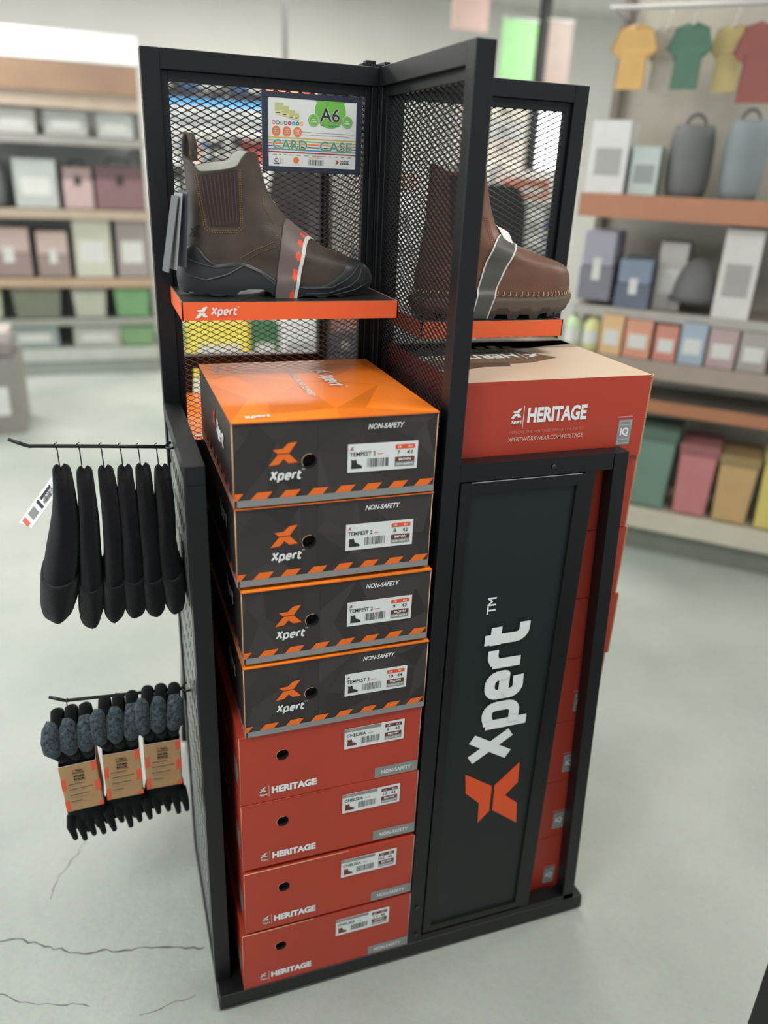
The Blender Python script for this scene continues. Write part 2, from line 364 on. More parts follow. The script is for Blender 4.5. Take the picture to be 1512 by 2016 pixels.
# back panels of the other two quadrants
b = MB()
b.box((-.335, .376, 1.105), (-.015, .406, 1.135), BLK); b.bar((-.39, .391, .0405), (-.327, .391, 1.12), .026, .026, BLK); b.box((-.262, .380, .0405), (-.24, .405, 1.105), BLK); b.box((-.24, .39, .06), (-.018, .396, 1.105), BOARD)
b.box((-.39, .376, .0405), (-.015, .406, .056), BLK)
b.build('panel_frame', ST, bevel=0.001)
b = MB(); b.box((.376, .015, 1.105), (.406, .37, 1.135), BLK); b.box((.376, .342, .0405), (.406, .372, 1.105), BLK); b.box((.395, .015, .05), (.399, .342, 1.105), PEG)
b.build('side_frame', ST, bevel=0.001)
# two small shelves for the boots
def shelf(x0, x1, y0, z0, z1, logo):
    b = MB(); b.box((x0+.002, y0+.002, z0+.001), (x1-.002, -.0155, z1), mat('black_shelf_top', (36, 36, 37), 0.42, bump=.05, bscale=300))
    s = b.build('boot_shelf', ST); b = MB()
    b.box((x0, y0, z0), (x1, y0+.002, z1+.0005), ORS, SILV); b.box((x0, y0, z0), (x0+.002, -.0155, z1+.0005), ORS, SILV); b.box((x1-.002, y0, z0), (x1, -.0155, z1+.0005), ORS, SILV)
    if logo:
        f = Face(b, (x0, y0, z0), (1, 0, 0), (0, 0, 1)); f.mark(.020, .004, .020, .018, WHITE); f.xpert(.044, .0085, .0128, WHITE, sh=.18, w=.19)
    b.build('orange_edge_strip', s)
    for x in (x0+.03, x1-.03):
        pass
    return s
shelf(-.387, -.029, -.200, 1.3165, 1.3445, True)
shelf(.016, .296, -.200, 1.279, 1.308, False)

# ------------------------------------------------------------------ cartons
def facets(mb, fn, w, h, m, n, seed, lo=.82, hi=1.22):
    r = random.Random(seed); pts = [V((0, 0)), V((w, 0)), V((w, h)), V((0, h)), V((w*.5, 0)), V((w*.33, h)), V((w, h*.4)), V((0, h*.62))] + [V((r.uniform(.06, .94)*w, r.uniform(.08, .92)*h)) for _ in range(n)]
    vs, _, fs, *_ = delaunay_2d_cdt(pts, [], [], 0, 1e-5)
    mb.add([fn(v.x, v.y) for v in vs], [tuple(f) for f in fs], m, shade=[r.uniform(lo, hi) for _ in fs])
def holed(mb, fn, w, h, u, v, r, m, depth):
    """rectangular face with a real round hole; fn(u, v, d)"""
    n = 20; c = [(u+r*cos(2*pi*i/n), v+r*sin(2*pi*i/n)) for i in range(n)]; o = [(0, 0), (w, 0), (w, h), (0, h)]
    t = tessellate_polygon([[V((a, b, 0)) for a, b in o], [V((a, b, 0)) for a, b in c]])
    mb.add([fn(a, b, 0) for a, b in o+c], [tuple(x) for x in t], m)
def finger_hole(parent, fn, u, v, r):
    b = MB(); n = 20; R = [[fn(u+q*cos(2*pi*i/n), v+q*sin(2*pi*i/n), d) for i in range(n)] for q, d in ((r*1.09, -.0003), (r, -.0003), (r, .012), (.0001, .012))]
    b.grid(R, HOLE, closed=True, smooth=False, mf=lambda i, j: EDGE if i == 0 and (j < 12 and j > 3) else HOLE); b.build('finger_hole', parent)
def sticker(parent, O, X, Y, kind, uk, eu, seed, w=.113, h=.045):
    b = MB(); f = Face(b, O, X, Y, .0004); O2 = V(O)
    f.b.add([f.P(0, 0, 0.2), f.P(w, 0, 0.2), f.P(w, h, 0.2), f.P(0, h, 0.2), f.P(0, 0, 1.5), f.P(w, 0, 1.5), f.P(w, h, 1.5), f.P(0, h, 1.5)], [(4, 5, 6, 7), (0, 1, 5, 4), (1, 2, 6, 5), (2, 3, 7, 6), (3, 0, 4, 7)], mat('white_label_paper', (226, 229, 226), 0.4))
    hot = ORSIGN if kind == 'T' else BRN
    if kind == 'T':
        f.mark(.003, h-.010, .006, .006, REDT, k=2.5); f.text('TEMPEST 2', .003, .0255, .041, .0068, INK, 2.5, bold=.012); f.rect(.047, .027, .056, .028, ORSIGN, 2.5)
    else:
        f.rect(0, h-.007, .068, h, GRY, 2.5); f.text('HERITAGE', .005, h-.005, .022, .003, GREYW, 3); f.text('CHELSEA', .004, .0255, .036, .0068, INK, 2.5, bold=.014); f.rect(.043, .0275, .054, .0285, GRY, 2.5)
    # little boot picture
    f.poly([(.005+a*.018, .006+c*.015) for a, c in ((.02, 0), (1, 0), (1, .22), (.85, .36), (.55, .5), (.46, .95), (.36, 1), (.33, .9), (.12, .9), (.02, 1.05), (.05, .6))], INK if kind == 'T' else BRN, 2.5)
    f.barcode(.031, .007, .036, .014, 2.5, seed)
    u = .076; f.rect(u, h-.0115, u+.032, h-.0045, hot, 2.5); f.text('UK', u+.004, h-.0098, .006, .0036, WHITE, 3.2, bold=.02); f.text('EU', u+.021, h-.0098, .006, .0036, WHITE, 3.2, bold=.02)
    f.text(uk, u+.0035 if len(uk) < 3 else u, h-.0205, {1: .0042, 2: .0080, 4: .012}[len(uk)], .0064, INK, 2.5, bold=.01); f.text(eu, u+.019, h-.0205, .009, .0064, INK, 2.5, bold=.01)
    f.rect(u, .0125, u+.032, .0205, BRN, 2.5); f.text('BROWN', u+.006, .0145, .020, .0042, WHITE, 3.2, bold=.03); f.rect(u, .005, u+.032, .0125, GRY, 2.5); f.text('NON-SAFETY', u+.002, .0070, .028, .0036, WHITE, 3.2, bold=.02)
    b.build('size_label', parent)
def black_box(x0, x1, y0, z0, z1, dep, uk, eu, label, seed, group, end='y'):
    """end='y': the printed end faces the front; end='x': it faces left"""
    w = x1-x0; h = z1-z0
    if end == 'y': T = lambda u, v, d: (x0+u, y0+d, z0+v); size = (w, dep)
    c = thing('boot_box', label, 'shoe box', ((x0+x1)/2, y0+dep/2, z0), group); m = MB()
    holed(m, T, w, h, .113, h*.50, .0108, BLB, .02); facets(m, lambda u, v: (x0+u, y0-.0004, z0+v), .100, h, BLB, 4, seed, .7, 1.45)
    facets(m, lambda u, v: (x0+.126+u, y0-.0004, z0+v), w-.126, h, BLB, 7, seed+1, .7, 1.5)
    m.add([(x0, y0, z0), (x1, y0, z0), (x1, y0+dep, z0), (x0, y0+dep, z0)], [(0, 3, 2, 1)], BLB)
    m.add([(x1, y0, z0), (x1, y0+dep, z0), (x1, y0+dep, z1), (x1, y0, z1), (x0, y0+dep, z0), (x0, y0+dep, z1)], [(0, 1, 2, 3), (1, 4, 5, 2)], BLB)
    m.add([(x0, y0, z0), (x0, y0, z1), (x0, y0+dep, z1), (x0, y0+dep, z0)], [(0, 1, 2, 3)], BLB)
    e = .0045
    facets(m, lambda u, v: (x0-.001+u*(w+.002)/w, y0-.003+v*(dep+.003)/dep, z1+.0006), w, dep, ORT, 13, 11 if seed < 100 else seed)
    m.box((x0-.001, y0-.003, z1-.0012), (x1+.001, y0+dep, z1+.0004), ORP)
    m.tube([(x0, y0-.0002, z0), (x0, y0-.0002, z1-.001)], .0009, EDGE, 6); m.tube([(x1, y0-.0002, z0), (x1, y0-.0002, z1-.001)], .0009, EDGE, 6)
    f = Face(m, (x0, y0-.0006, z0), (1, 0, 0), (0, 0, 1))
    f.rect(.004, 0, w, .011, GREYW if False else GRY, 1); r = w/7.35
    for i in range(-1, 8):
        a = .024+i*r; q = [(a, .011), (a+.024, .011), (a+.033, .022), (a+.010, .022)]
        q = [(min(max(p, 0), w), v) for p, v in q]
        if q[1][0] - q[0][0] > .003: f.poly(q, ORP, 1.6)
    f.mark(.052, h*.47, .043, .035, mat('dark_orange', (176, 70, 22), .5), k=1.4); f.mark(.052, h*.47+.0012, .043, .035, ORP, k=2.2)
    f.xpert(.052, h*.30, .0150, WHITE, sh=.2, w=.21, k=2)
    f.text('NON-SAFETY', .203, h-.021, .056, .0085, WHITE, 2, bold=.02, sh=.25)
    g = Face(m, (x0, y0+dep, z0), (0, -1, 0), (0, 0, 1)); g.rect(0, 0, dep, .010, GRY, 1)
    for i in range(9): g.poly([(.01+i*.042, .010), (.03+i*.042, .010), (.038+i*.042, .022), (.018+i*.042, .022)], REDT, 1.5)
    g.mark(.165, h*.55, .035, .03, REDT); g.xpert(.210, h*.52, .026, WHITE, sh=.2, tm=False)
    t = Face(m, (x0, y0, z1+.0008), (0, -1, 0), (1, 0, 0))
    t2 = Face(m, (x0, y0, z1+.0008), (1, 0, 0), (0, 1, 0))
    t.mark(-.292, w*.605, .030, .030, WHITE); t.xpert(-.252, w*.605, .026, WHITE, sh=.2, w=.21); t.text('HARDWORKING COMFORT', -.285, w*.45, .165, .0115, WHITE, 2, bold=.03, sh=.2)
    t2.xpert(.022, .013, .012, WHITE, tm=False, w=.24); t.text('SAFETY', -.345, .02, .06, .010, GREYW, 2, bold=.02)
    m.build('carton', c)
    if end == 'y':
        finger_hole(c, lambda u, v, d: (x0+u, y0+d, z0+v), .113, h*.50, .0108)
        sticker(c, (x0+.172, y0-.001, z0+h-.088), (1, 0, -.006), (.006, 0, 1), 'T', uk, eu, seed)
    return c
def red_box(x0, x1, y0, z0, z1, dep, uk, eu, label, seed, group):
    w = x1-x0; h = z1-z0; c = thing('boot_box', label, 'shoe box', ((x0+x1)/2, y0+dep/2, z0), group); m = MB()
    holed(m, lambda u, v, d: (x0+u, y0+d, z0+v), w, h, .074, h*.66, .0105, REDB, .02)
    m.add([(x0, y0, z0), (x1, y0, z0), (x1, y0+dep, z0), (x0, y0+dep, z0), (x0, y0, z1), (x1, y0, z1), (x1, y0+dep, z1), (x0, y0+dep, z1)], [(0, 3, 2, 1), (1, 2, 6, 5), (2, 3, 7, 6), (3, 0, 4, 7)], REDB)
    m.add([(x0, y0, z1), (x1, y0, z1), (x1, y0+dep, z1), (x0, y0+dep, z1)], [(0, 1, 2, 3)], REDB if seed != 55 else mat('charcoal_lid', (50, 48, 46), .5))
    m.tube([(x0, y0, z0), (x0, y0, z1)], .0008, mat('soft_edge', (190, 118, 92), .7), 6); m.tube([(x1, y0, z0), (x1, y0, z1)], .0008, mat('grey_edge', (150, 140, 132), .6), 6); m.tube([(x0, y0, z1), (x0+.14+.03*(seed % 3), y0, z1)], .0008, EDGE if seed > 52 else REDB, 6)
    f = Face(m, (x0, y0, z0), (1, 0, 0), (0, 0, 1))
    f.text('HERITAGE', .054, .016, .082, .0155, WHITE, 2, bold=.055); f.rect(.049, .011, .0498, .036, GREYW, 2); f.mark(.031, .022, .014, .012, GREYW); f.xpert(.032, .0155, .0045, GREYW, sh=.2, tm=False, w=.26)
    f.rect(w*.745, .0015, w, .0255, GRY, 1.5); f.text('NON-SAFETY', w*.785, .009, .058, .0085, WHITE, 2.2, bold=.015)
    g = Face(m, (x0, y0+dep, z0), (0, -1, 0), (0, 0, 1)); g.text('HERITAGE', .08, .04, .15, .03, GREYW, 2, bold=.03); g.mark(.03, .04, .035, .03, GREYW); g.rect(.30, .02, .34, .07, GRY, 1)
    m.build('carton', c)
    finger_hole(c, lambda u, v, d: (x0+u, y0+d, z0+v), .074, h*.66, .0105)
    sticker(c, (x0+.186, y0-.001, z0+h-.064), (1, 0, 0), (0, 0, 1), 'C', uk, eu, seed, h=.044)
    return c
GL = 'boot boxes stacked in the front left bay'
P4 = ['topmost box', 'second box from the top', 'third box from the top', 'fourth box from the top']
for i, (x0, x1, y0, z0, z1, uk, eu) in enumerate([(-.347, -.031, -.405, 1.079, 1.210, '7', '41'), (-.346, -.030, -.402, .944, 1.0765, '8', '42'), (-.341, -.024, -.405, .8035, .9375, '9', '43'), (-.342, -.020, -.406, .658, .798, '10', '44')]):
    black_box(x0, x1, y0, z0+.001, z1, .368, uk, eu, 'black and orange boot box sized %s, %s of the left stack' % (eu, P4[i]), i+1, GL)
P4 = ['fifth box from the top', 'sixth box from the top', 'second box from the bottom', 'bottom box']
for i, (x0, x1, y0, z0, z1, uk, eu) in enumerate([(-.353, -.022, -.403, .509, .6565, '9', '43'), (-.354, -.019, -.404, .356, .508, '10', '44'), (-.3535, -.018, -.406, .196, .3475, '10.5', '45'), (-.361, -.016, -.405, .0408, .189, '11', '46')]):
    red_box(x0, x1, y0, z0+.0005, z1, .366, uk, eu, 'plain red boot box sized %s, %s of the left stack' % (eu, P4[i]), 51+i, GL)
# right stack, long sides to the front
def side_box(x0, x1, y0, z0, z1, dep, label, top, group):
    w = x1-x0; h = z1-z0; c = thing('boot_box', label, 'shoe box', ((x0+x1)/2, y0+dep/2, z0), group); m = MB()
    m.box((x0, y0, z0), (x1-.004, y0+dep, z1), REDB, mat('sand_lid_print', (205, 182, 158), .5) if top else REDB)
    m.box((x1-.004, y0+.001, z0+.0005), (x1-.001, y0+dep-.001, z1-.0005), KRAFT)
    for k in range(int(h/.004)): m.box((x1-.0012, y0+.0002, z0+k*.004), (x1-.0003, y0+.003, z0+k*.004+.0022), EDGE)
    f = Face(m, (x0, y0, z0), (1, 0, 0), (0, 0, 1))
    if top:
        f.text('HERITAGE', .127, .073, .113, .0265, WHITE, 2, bold=.042); f.rect(.119, .064, .120, .103, WHITE, 2); f.mark(.096, .082, .020, .017, WHITE); f.xpert(.097, .0735, .0060, WHITE, sh=.2, tm=False, w=.26)
        f.text('EXPLORE THE HERITAGE RANGE ONLINE AT', .096, .0555, .142, .0048, mat('faint_pink_print', (206, 132, 118), .5), 2); f.text('XPERTWORKWEAR.COM/HERITAGE', .095, .0420, .143, .0075, mat('pink_white_print', (226, 180, 168), .5), 2, bold=.012)
    f.text('COMPATIBLE WITH', w*.835, .072, .030, .0022, GREYW, 2, bold=.02); f.rect(w*.845, .022, w*.845+.028, .068, GRY, 1.5)
    f.rect(w*.845+.002, .024, w*.845+.026, .066, mat('light_tag', (178, 182, 178), .5), 2); f.rect(w*.845+.003, .0335, w*.845+.025, .0575, GRY, 2.6); f.text('iQ', w*.845+.0055, .037, .017, .017, WHITE, 3.2, bold=.04); f.rect(w*.845+.004, .0595, w*.845+.024, .0645, GRY, 2.6); f.rect(w*.845+.004, .0265, w*.845+.024, .0315, GRY, 2.6)
    if top:
        t = Face(m, (x0, y0, z1), (1, 0, 0), (0, 1, 0)); D = mat('sepia_sky', (150, 132, 116), .5); B1 = mat('sepia_barn', (118, 92, 72), .5); B2 = mat('sepia_light', (178, 142, 108), .5); B3 = mat('sepia_dark', (84, 70, 58), .5)
        t.rect(0, .235, w-.004, dep, D, 1); t.poly([(0, .22), (.20, .225), (.36, .262), (.36, .30), (0, .30)], D, 1)
        t.poly([(.0, .105), (.19, .118), (.262, .150), (.20, .235), (0, .22)], B1, 1.4); t.poly([(.0, .195), (.17, .205), (.20, .226), (0, .226)], B3, 1.8)
        for i in range(7): t.rect(.03+i*.028, .235, .048+i*.028, .252+.004*(i % 3), B2 if i % 2 else B3, 2)
        t.poly([(.0, .09), (.05, .085), (.09, .10), (.14, .098), (.15, .125), (.05, .13), (0, .12)], B3, 2)
        for i in range(6): t.rect(.10+i*.022, .135, .101+i*.022, .19, B2, 2.2)
        u = Face(m, (x0+.225, y0+.190, z1), (-1, 0, 0), (0, -1, 0)); u.text('HERITAGE', .035, 0, .19, .034, WHITE, 3, bold=.03); u.rect(.024, -.008, .026, .042, WHITE, 3); u.mark(-.012, .008, .030, .026, WHITE, k=3)
    m.build('carton', c)
    if top:
        b = MB(); b.tube([(x1-.006, y0+.001, z1-.004), (x1-.002, y0-.002, z1-.001), (x1-.001, y0+.002, z1+.001)], .0012, EDGE, 6); b.build('torn_corner', c)
    return c
PR = ['with sepia lid picture, topmost box', 'second box from the top', 'third box from the top', 'fourth box from the top', 'fifth box from the top', 'third box from the bottom', 'second box from the bottom', 'bottom box']
for i, (x1, z0, z1) in enumerate([(.381, 1.099, 1.244), (.384, .956, 1.0975), (.389, .813, .9545), (.397, .676, .8115), (.390, .521, .6745), (.388, .363, .5195), (.386, .204, .3615), (.384, .0408, .2025)]):
    side_box(.0165 if i == 0 else .018, x1, -.373 - (.006 if i == 0 else 0)+.006, z0, z1, .335, 'red boot box %s, of the right stack' % PR[i], i == 0, 'boot boxes stacked in the front right bay')
# back left stack, seen through the left wing
for i in range(7):
    z0 = .0408 + i*.1442
    black_box(-.385+.004*(i % 3), -.050, .022, z0, z0+.1435, .345, '8', '42', 'black boot box with orange lid behind the left wing, %s' % ['bottom one', 'second from the bottom', 'third from the bottom', 'middle one', 'third from the top', 'second from the top', 'topmost'][i], 101+i, 'boot boxes stacked in the back left bay')
for i in range(5):
    z0 = .0408 + i*.145
    side_box(.030, .372, .030, z0, z0+.1445, .335, 'red boot box in the bay behind the right wing, %s' % ['bottom one', 'second from the bottom', 'middle one', 'second from the top', 'topmost'][i], False, 'boot boxes stacked in the back right bay')

# ------------------------------------------------------------------ boots
class Boot:
    def __init__(s, ox, oy, oz, front, back, width, ztop, zt, zb, off, offy=None):
        s.o = V((ox, oy, oz)); s.F, s.B, s.W, s.T, s.ZT, s.ZB, s.off = front, back, width, ztop, zt, zb, off
    def yw(s, sx, z):
        sx = min(1, max(0, sx)); t = min(1, max(0, (z-s.bl)/.075)); t = t*t*(3-2*t); n = 3.6*(1-t)+2.3*t
        e = (max(0, 1-abs(2*sx-1)**n))**.5
        g = hermite(sx, [(0, .74), (.22, .76), (.40, .80), (.56, .92), (.72, 1), (.86, .97), (1, .86)])*(1-t)+t*hermite(sx, [(0, .92), (.5, 1), (.8, .86), (1, .66)])
        return hermite(z, s.W)*e*g
    def zt(s, ph): return hermite((1-cos(ph))/2, s.T) + .013*max(0, -sin(ph))**1.6*(1-.75*((1-cos(ph))/2)**2)*(1 if s.far else 0)
    far = True; bl = .045
    def xr(s, z): return hermite(z, s.B), hermite(z, s.F)
    def pt(s, ph, z, off=0):
        xb, xf = s.xr(z); sx = (1-cos(ph))/2
        y = s.yw(sx, z)*(1 if sin(ph) >= 0 else -1)
        p = V((xb+(xf-xb)*sx, -y, z))
        if off: p += V((-cos(ph)*off, -sin(ph)*off, 0))
        return p
    def near(s, x, z, off=0, side=-1):
        """point of the leather at (x, z) on the near side"""
        xb, xf = s.xr(z)
        if x >= xf:                                    # above the instep: drop to the top line
            lo, hi = 0, z
            for _ in range(18):
                md = (lo+hi)/2
                if s.xr(md)[1] > x: lo = md
                else: hi = md
            return V((x, 0, lo+off))
        sx = (x-xb)/(xf-xb); y = s.yw(sx, z); e = .002
        dz = (s.yw(sx, z+e)-s.yw(sx, z-e))/(2*e); n = V((0, side, -dz)).normalized()
        xb2, xf2 = s.xr(z+e); y2 = s.yw((x-xb2)/(xf2-xb2), z+e) if xf2 > x else 0
        n = V((0, 1, max(0, (y-y2)/e))).normalized(); n.y *= side
        return V((x, side*y, z)) + n*off
    def w(s, p): return p + s.o
    def skin(s, m, lining):
        N = 112; rows = []; zs0 = .012; mb = MB()
        for i in range(91):
            v = i/90; r = []
            for j in range(N):
                ph = 2*pi*j/N; sx = (1-cos(ph))/2; zt = s.zt(2*pi*j/N); z = zs0+(zt-zs0)*v; r.append(s.w(s.pt(ph, z)))
            rows.append(r)
        mb.grid(rows, m, closed=True)
        inn = []
        for k, (d, dz) in enumerate(((0, .001), (-.0015, .002), (-.003, .001), (-.0035, -.002), (-.0038, -.025), (-.004, -.06))):
            inn.append([s.w(s.pt(2*pi*j/N, s.zt(2*pi*j/N)+dz, d)) for j in range(N)])
        li = MB(); li.grid(inn[2:], lining, closed=True); mb.grid(inn[:3], m, closed=True)
        c = [V((0, 0, 0))]; last = inn[-1]; cc = sum(last, V((0, 0, 0)))/N; li.add(last+[cc], [(j, (j+1) % N, N) for j in range(N)], lining)
        return mb, li
    def patch(s, mb, xl, xr, zl, zr, t0, t1, off, m, nu=10, nv=40, mf=None, side=-1):
        rows = []
        for i in range(nv+1):
            t = t0+(t1-t0)*i/nv; r = []
            for j in range(nu+1):
                a = j/nu; x = xl(t)*(1-a)+xr(t)*a; z = zl(t)*(1-a)+zr(t)*a; o = off(x, z) if callable(off) else off
                r.append(s.w(s.near(x, z, o, side)))
            rows.append(r)
        mb.grid(rows, m, mf=mf)
    def stitch(s, mb, pts, m, step=.0034, off=.0009, r=.00055, side=-1):
        P = []
        for (a, b) in zip(pts, pts[1:]):
            L = (V(b)-V(a)).length; n = max(1, int(L/step))
            P += [(V(a).lerp(V(b), i/n), (V(b)-V(a)).normalized()) for i in range(n)]
        for p, d in P:
            q = p + d*step*.55; mb.tube([s.w(s.near(p.x, p.y, off, side)), s.w(s.near(q.x, q.y, off, side))], r, m, 5)
    def sole(s, m, m2, lug=.003, n=144, steps=12, wall=None, split=None):
        rows = []; mb = MB()
        for i in range(steps+1):
            v = i/steps; r = []
            for j in range(n):
                ph = 2*pi*j/n; sx = (1-cos(ph))/2; zt = hermite(sx, s.ZT); zb = hermite(sx, s.ZB)
                if lug: zb += lug if (int(ph/(2*pi)*44+.5) % 2 and not (lug > .005 and sx > .86)) else 0
                z = zb+(zt-zb)*v; o = s.off*(1-.8*max(0, (v-.86)/.14)**2) if not wall else wall(v)
                r.append(s.w(s.pt(ph, z, 0)+V((-cos(ph)*o, -sin(ph)*o, 0))) if z > .004 else s.w(s.pt(ph, .004, o)+V((0, 0, z-.004))))
            rows.append(r)
        mb.grid(rows, m, closed=True, mf=(lambda i, j: m2 if i/steps < split else m) if split else None)
        bt = rows[0]; mb.add(bt, [(j, j+1, n-j-2, n-j-1) for j in range(0, n//2-1)], m2)
        tp = rows[-1]; inn = [s.w(s.pt(2*pi*j/n, min(hermite((1-cos(2*pi*j/n))/2, s.ZT), .2), -.003)) for j in range(n)]; mb.grid([tp, inn], m, closed=True)
        return mb
LEA1 = mat('dark_brown_leather', (70, 59, 49), .5, var=.34, vscale=20, bump=.25, bscale=420)
LEA2 = mat('chestnut_leather', (112, 76, 58), .42, var=.22, vscale=14, bump=.2, bscale=380)
RUB = mat('black_rubber', (44, 46, 47), .38, bump=.1, bscale=300)
RUBL = mat('rubber_ridge_highlight', (66, 70, 70), .32)  # lighter than the sole rubber: highlight painted onto the ridges
ELA = mat('brown_elastic', (52, 40, 40), .8, bump=.5, bscale=700)
THR = mat('tan_thread', (150, 118, 84), .7); THO = mat('rust_thread', (170, 96, 66), .7)
LIN = mat('pale_lining', (190, 190, 182), .85, bump=.3, bscale=500)
B1 = thing('chelsea_boot', 'dark brown pull-on work boot with black rubber sole on the left shelf', 'boot', (-.381, -.12, 1.345))
bt = Boot(-.381, -.112, 1.3455,
    [(0, .312), (.012, .324), (.024, .328), (.036, .325), (.048, .316), (.057, .300), (.065, .277), (.073, .254), (.084, .231), (.101, .208), (.117, .185), (.139, .164), (.156, .152), (.181, .142), (.20, .137), (.225, .131)],
    [(0, .010), (.012, .003), (.03, .001), (.063, .004), (.08, .012), (.103, .017), (.13, .020), (.171, .019), (.225, .016)],
    [(0, .047), (.03, .051), (.06, .049), (.09, .044), (.12, .041), (.16, .043), (.225, .049)],
    [(0, .207), (.06, .201), (.16, .186), (.40, .189), (.62, .195), (.74, .209), (.84, .216), (1, .217)],
    [(0, .068), (.045, .079), (.10, .070), (.17, .050), (.29, .055), (.38, .046), (.48, .026), (.58, .018), (.68, .018), (.80, .036), (.88, .052), (.95, .059), (1, .060)],
    [(0, .004), (.25, 0), (.29, .010), (.42, .010), (.47, 0), (.85, 0), (1, .011)], .0038)
m, li = bt.skin(LEA1, LIN)
bt.stitch(m, [(.136, .152), (.137, .138), (.152, .117), (.158, .100), (.150, .087), (.118, .074), (.094, .060)], THR)
bt.stitch(m, [(.166, .112), (.168, .098), (.158, .082), (.122, .068), (.100, .054)], mat('dark_thread', (110, 92, 72), .7))
up = m.build('leather_upper', B1); li.build('lining', B1, 'pale grey lining')
g = MB()
zt_ = lambda x: 0
bt.patch(g, lambda t: .036+.012*t, lambda t: .093+.002*t, lambda t: .182-.074*t, lambda t: .192-.083*t, 0, 1, .0009, ELA, 14, 30)
for k in range(9): bt.patch(g, lambda t: .036+.012*t+(.057-.010*t)*(k+.3)/9.2, lambda t: .036+.012*t+(.057-.010*t)*(k+.62)/9.2, lambda t: .182+.009*(k/9)-.076*t, lambda t: .182+.009*(k/9)-.076*t, 0.02, .98, .0016, mat('elastic_rib', (78, 60, 58), .85), 1, 24)
gs = MB(); ga = [(.033, .183), (.0445, .108), (.052, .102), (.090, .103), (.097, .110), (.096, .194)]
bt.stitch(gs, ga, THR); bt.stitch(gs, [(a+(.003 if a > .06 else -.003), c-(.003 if c < .12 else 0)) for a, c in ga], THR)
eg = g.build('elastic_gusset', B1, 'ribbed dark elastic gusset'); gs.build('stitching', eg)
lg = MB(); 
for q in (MARK_UP, MARK_DN): lg.add([bt.w(bt.near(.018+a*.018, .090+c*.019, .0009)) for a, c in q], [tuple(x) for x in tessellate_polygon([[V((a, c, 0)) for a, c in q]])], mat('debossed_mark', (40, 34, 30), .6))
lg.build('stamped_emblem', up)
so = bt.sole(RUB, RUB, lug=.0028).build('rubber_sole', B1, 'black lugged rubber sole')
rg = MB()
def ridge(pts, off, r=.0011):
    P = []
    for (a, c) in zip(pts, pts[1:]): P += [V(a).lerp(V(c), i/6) for i in range(6)]
    P.append(V(pts[-1])); rg.tube([bt.w(bt.near(p.x, p.y, off)) for p in P], [r*min(1, .3+min(i, len(P)-1-i)*.25) for i in range(len(P))], RUBL, 6)
ridge([(.004, .052), (.010, .034), (.04, .026), (.075, .036), (.10, .050), (.125, .040), (.155, .016), (.175, .006)], .0042, .0016)
ridge([(.008, .060), (.030, .052), (.055, .046), (.09, .050)], .0040)
ridge([(.028, .076), (.040, .060), (.052, .050)], .0040, .0018)
ridge([(.16, .022), (.20, .015), (.245, .016), (.275, .030), (.300, .050)], .0043, .0013)
ridge([(.20, .006), (.24, .007), (.28, .018), (.296, .030), (.304, .045)], .0045, .0013)
ridge([(.25, .004), (.29, .011), (.316, .022)], .0045, .0012)
rg.build('sole_ridges', so)
# pull loop
pl = MB(); c = V((-.353, -.112, 1.558)); rows = []
for i in range(17):
    a = pi*(-.16+1.32*i/16); wx = .0125
    p = c+V((cos(a)*.0095, -sin(a)*.0+.0, .001+max(-.012, sin(a)*.028))); d = .0075
    rows.append([p+V((0, -d, 0)), p+V((0, d, 0)), p+V((cos(a)*-.0018, d, sin(a)*-.0018)), p+V((cos(a)*-.0018, -d, sin(a)*-.0018))])
ctr = V((0, 0, 0)); Rz = Matrix.Rotation(-.9, 4, 'Z')
rows = [[c+Rz @ (p-c) for p in r] for r in rows]
pl.grid(rows, LEA1, closed=True); pl.build('pull_loop', B1)
# paper band round the toe end
ORB = mat('coral_band_print', (238, 92, 62), .5); BDK = mat('band_brown_print', (112, 98, 94), .45); BWH = mat('band_white_edge', (214, 216, 210), .5)
bd = MB(); xl = lambda t: .186-.036*t**.8; xr = lambda t: .232-.046*t**.7
zz = lambda xx: (lambda t: (lambda top: top*(1-t**1.9)-.001)(bt.near(xx(t), .3).z))
offb = lambda x, z: .0024+max(0, min(.0045, (.036-z)*.5))
def bmf(i, j):
    if j >= 12: return BWH
    ph = (i/48*5.6) % 1.0
    if i < 5 and j < 5: return BDK
    if j in (9, 10, 11) and abs(ph-.5) < (.30 if j == 10 else .22): return ORB
    return BDK
bt.patch(bd, xl, xr, zz(xl), zz(xr), .02, 1, offb, BDK, 14, 48, bmf)
bt.patch(bd, xl, xr, zz(xl), zz(xr), .02, 1, offb, BDK, 14, 48, None, side=1)
bd.build('paper_band', B1, 'printed paper band with coral diamonds')
bf = MB(); bt.patch(bf, lambda t: .176+.006*t, lambda t: .196-.012*t, lambda t: .122-.010*t, lambda t: .113-.026*t, 0, 1, .003, ORB, 4, 6)
T = [bt.w(V(p)) for p in ((.170, -.010, .1195), (.197, -.014, .103), (.179, -.034, .082))]
bf = MB(); bf.add(T+[p+V((.001, .002, -.001)) for p in T], [(0, 1, 2), (5, 4, 3), (0, 3, 4, 1), (1, 4, 5, 2), (2, 5, 3, 0)], ORB)
bf.build('coral_flap', B1)
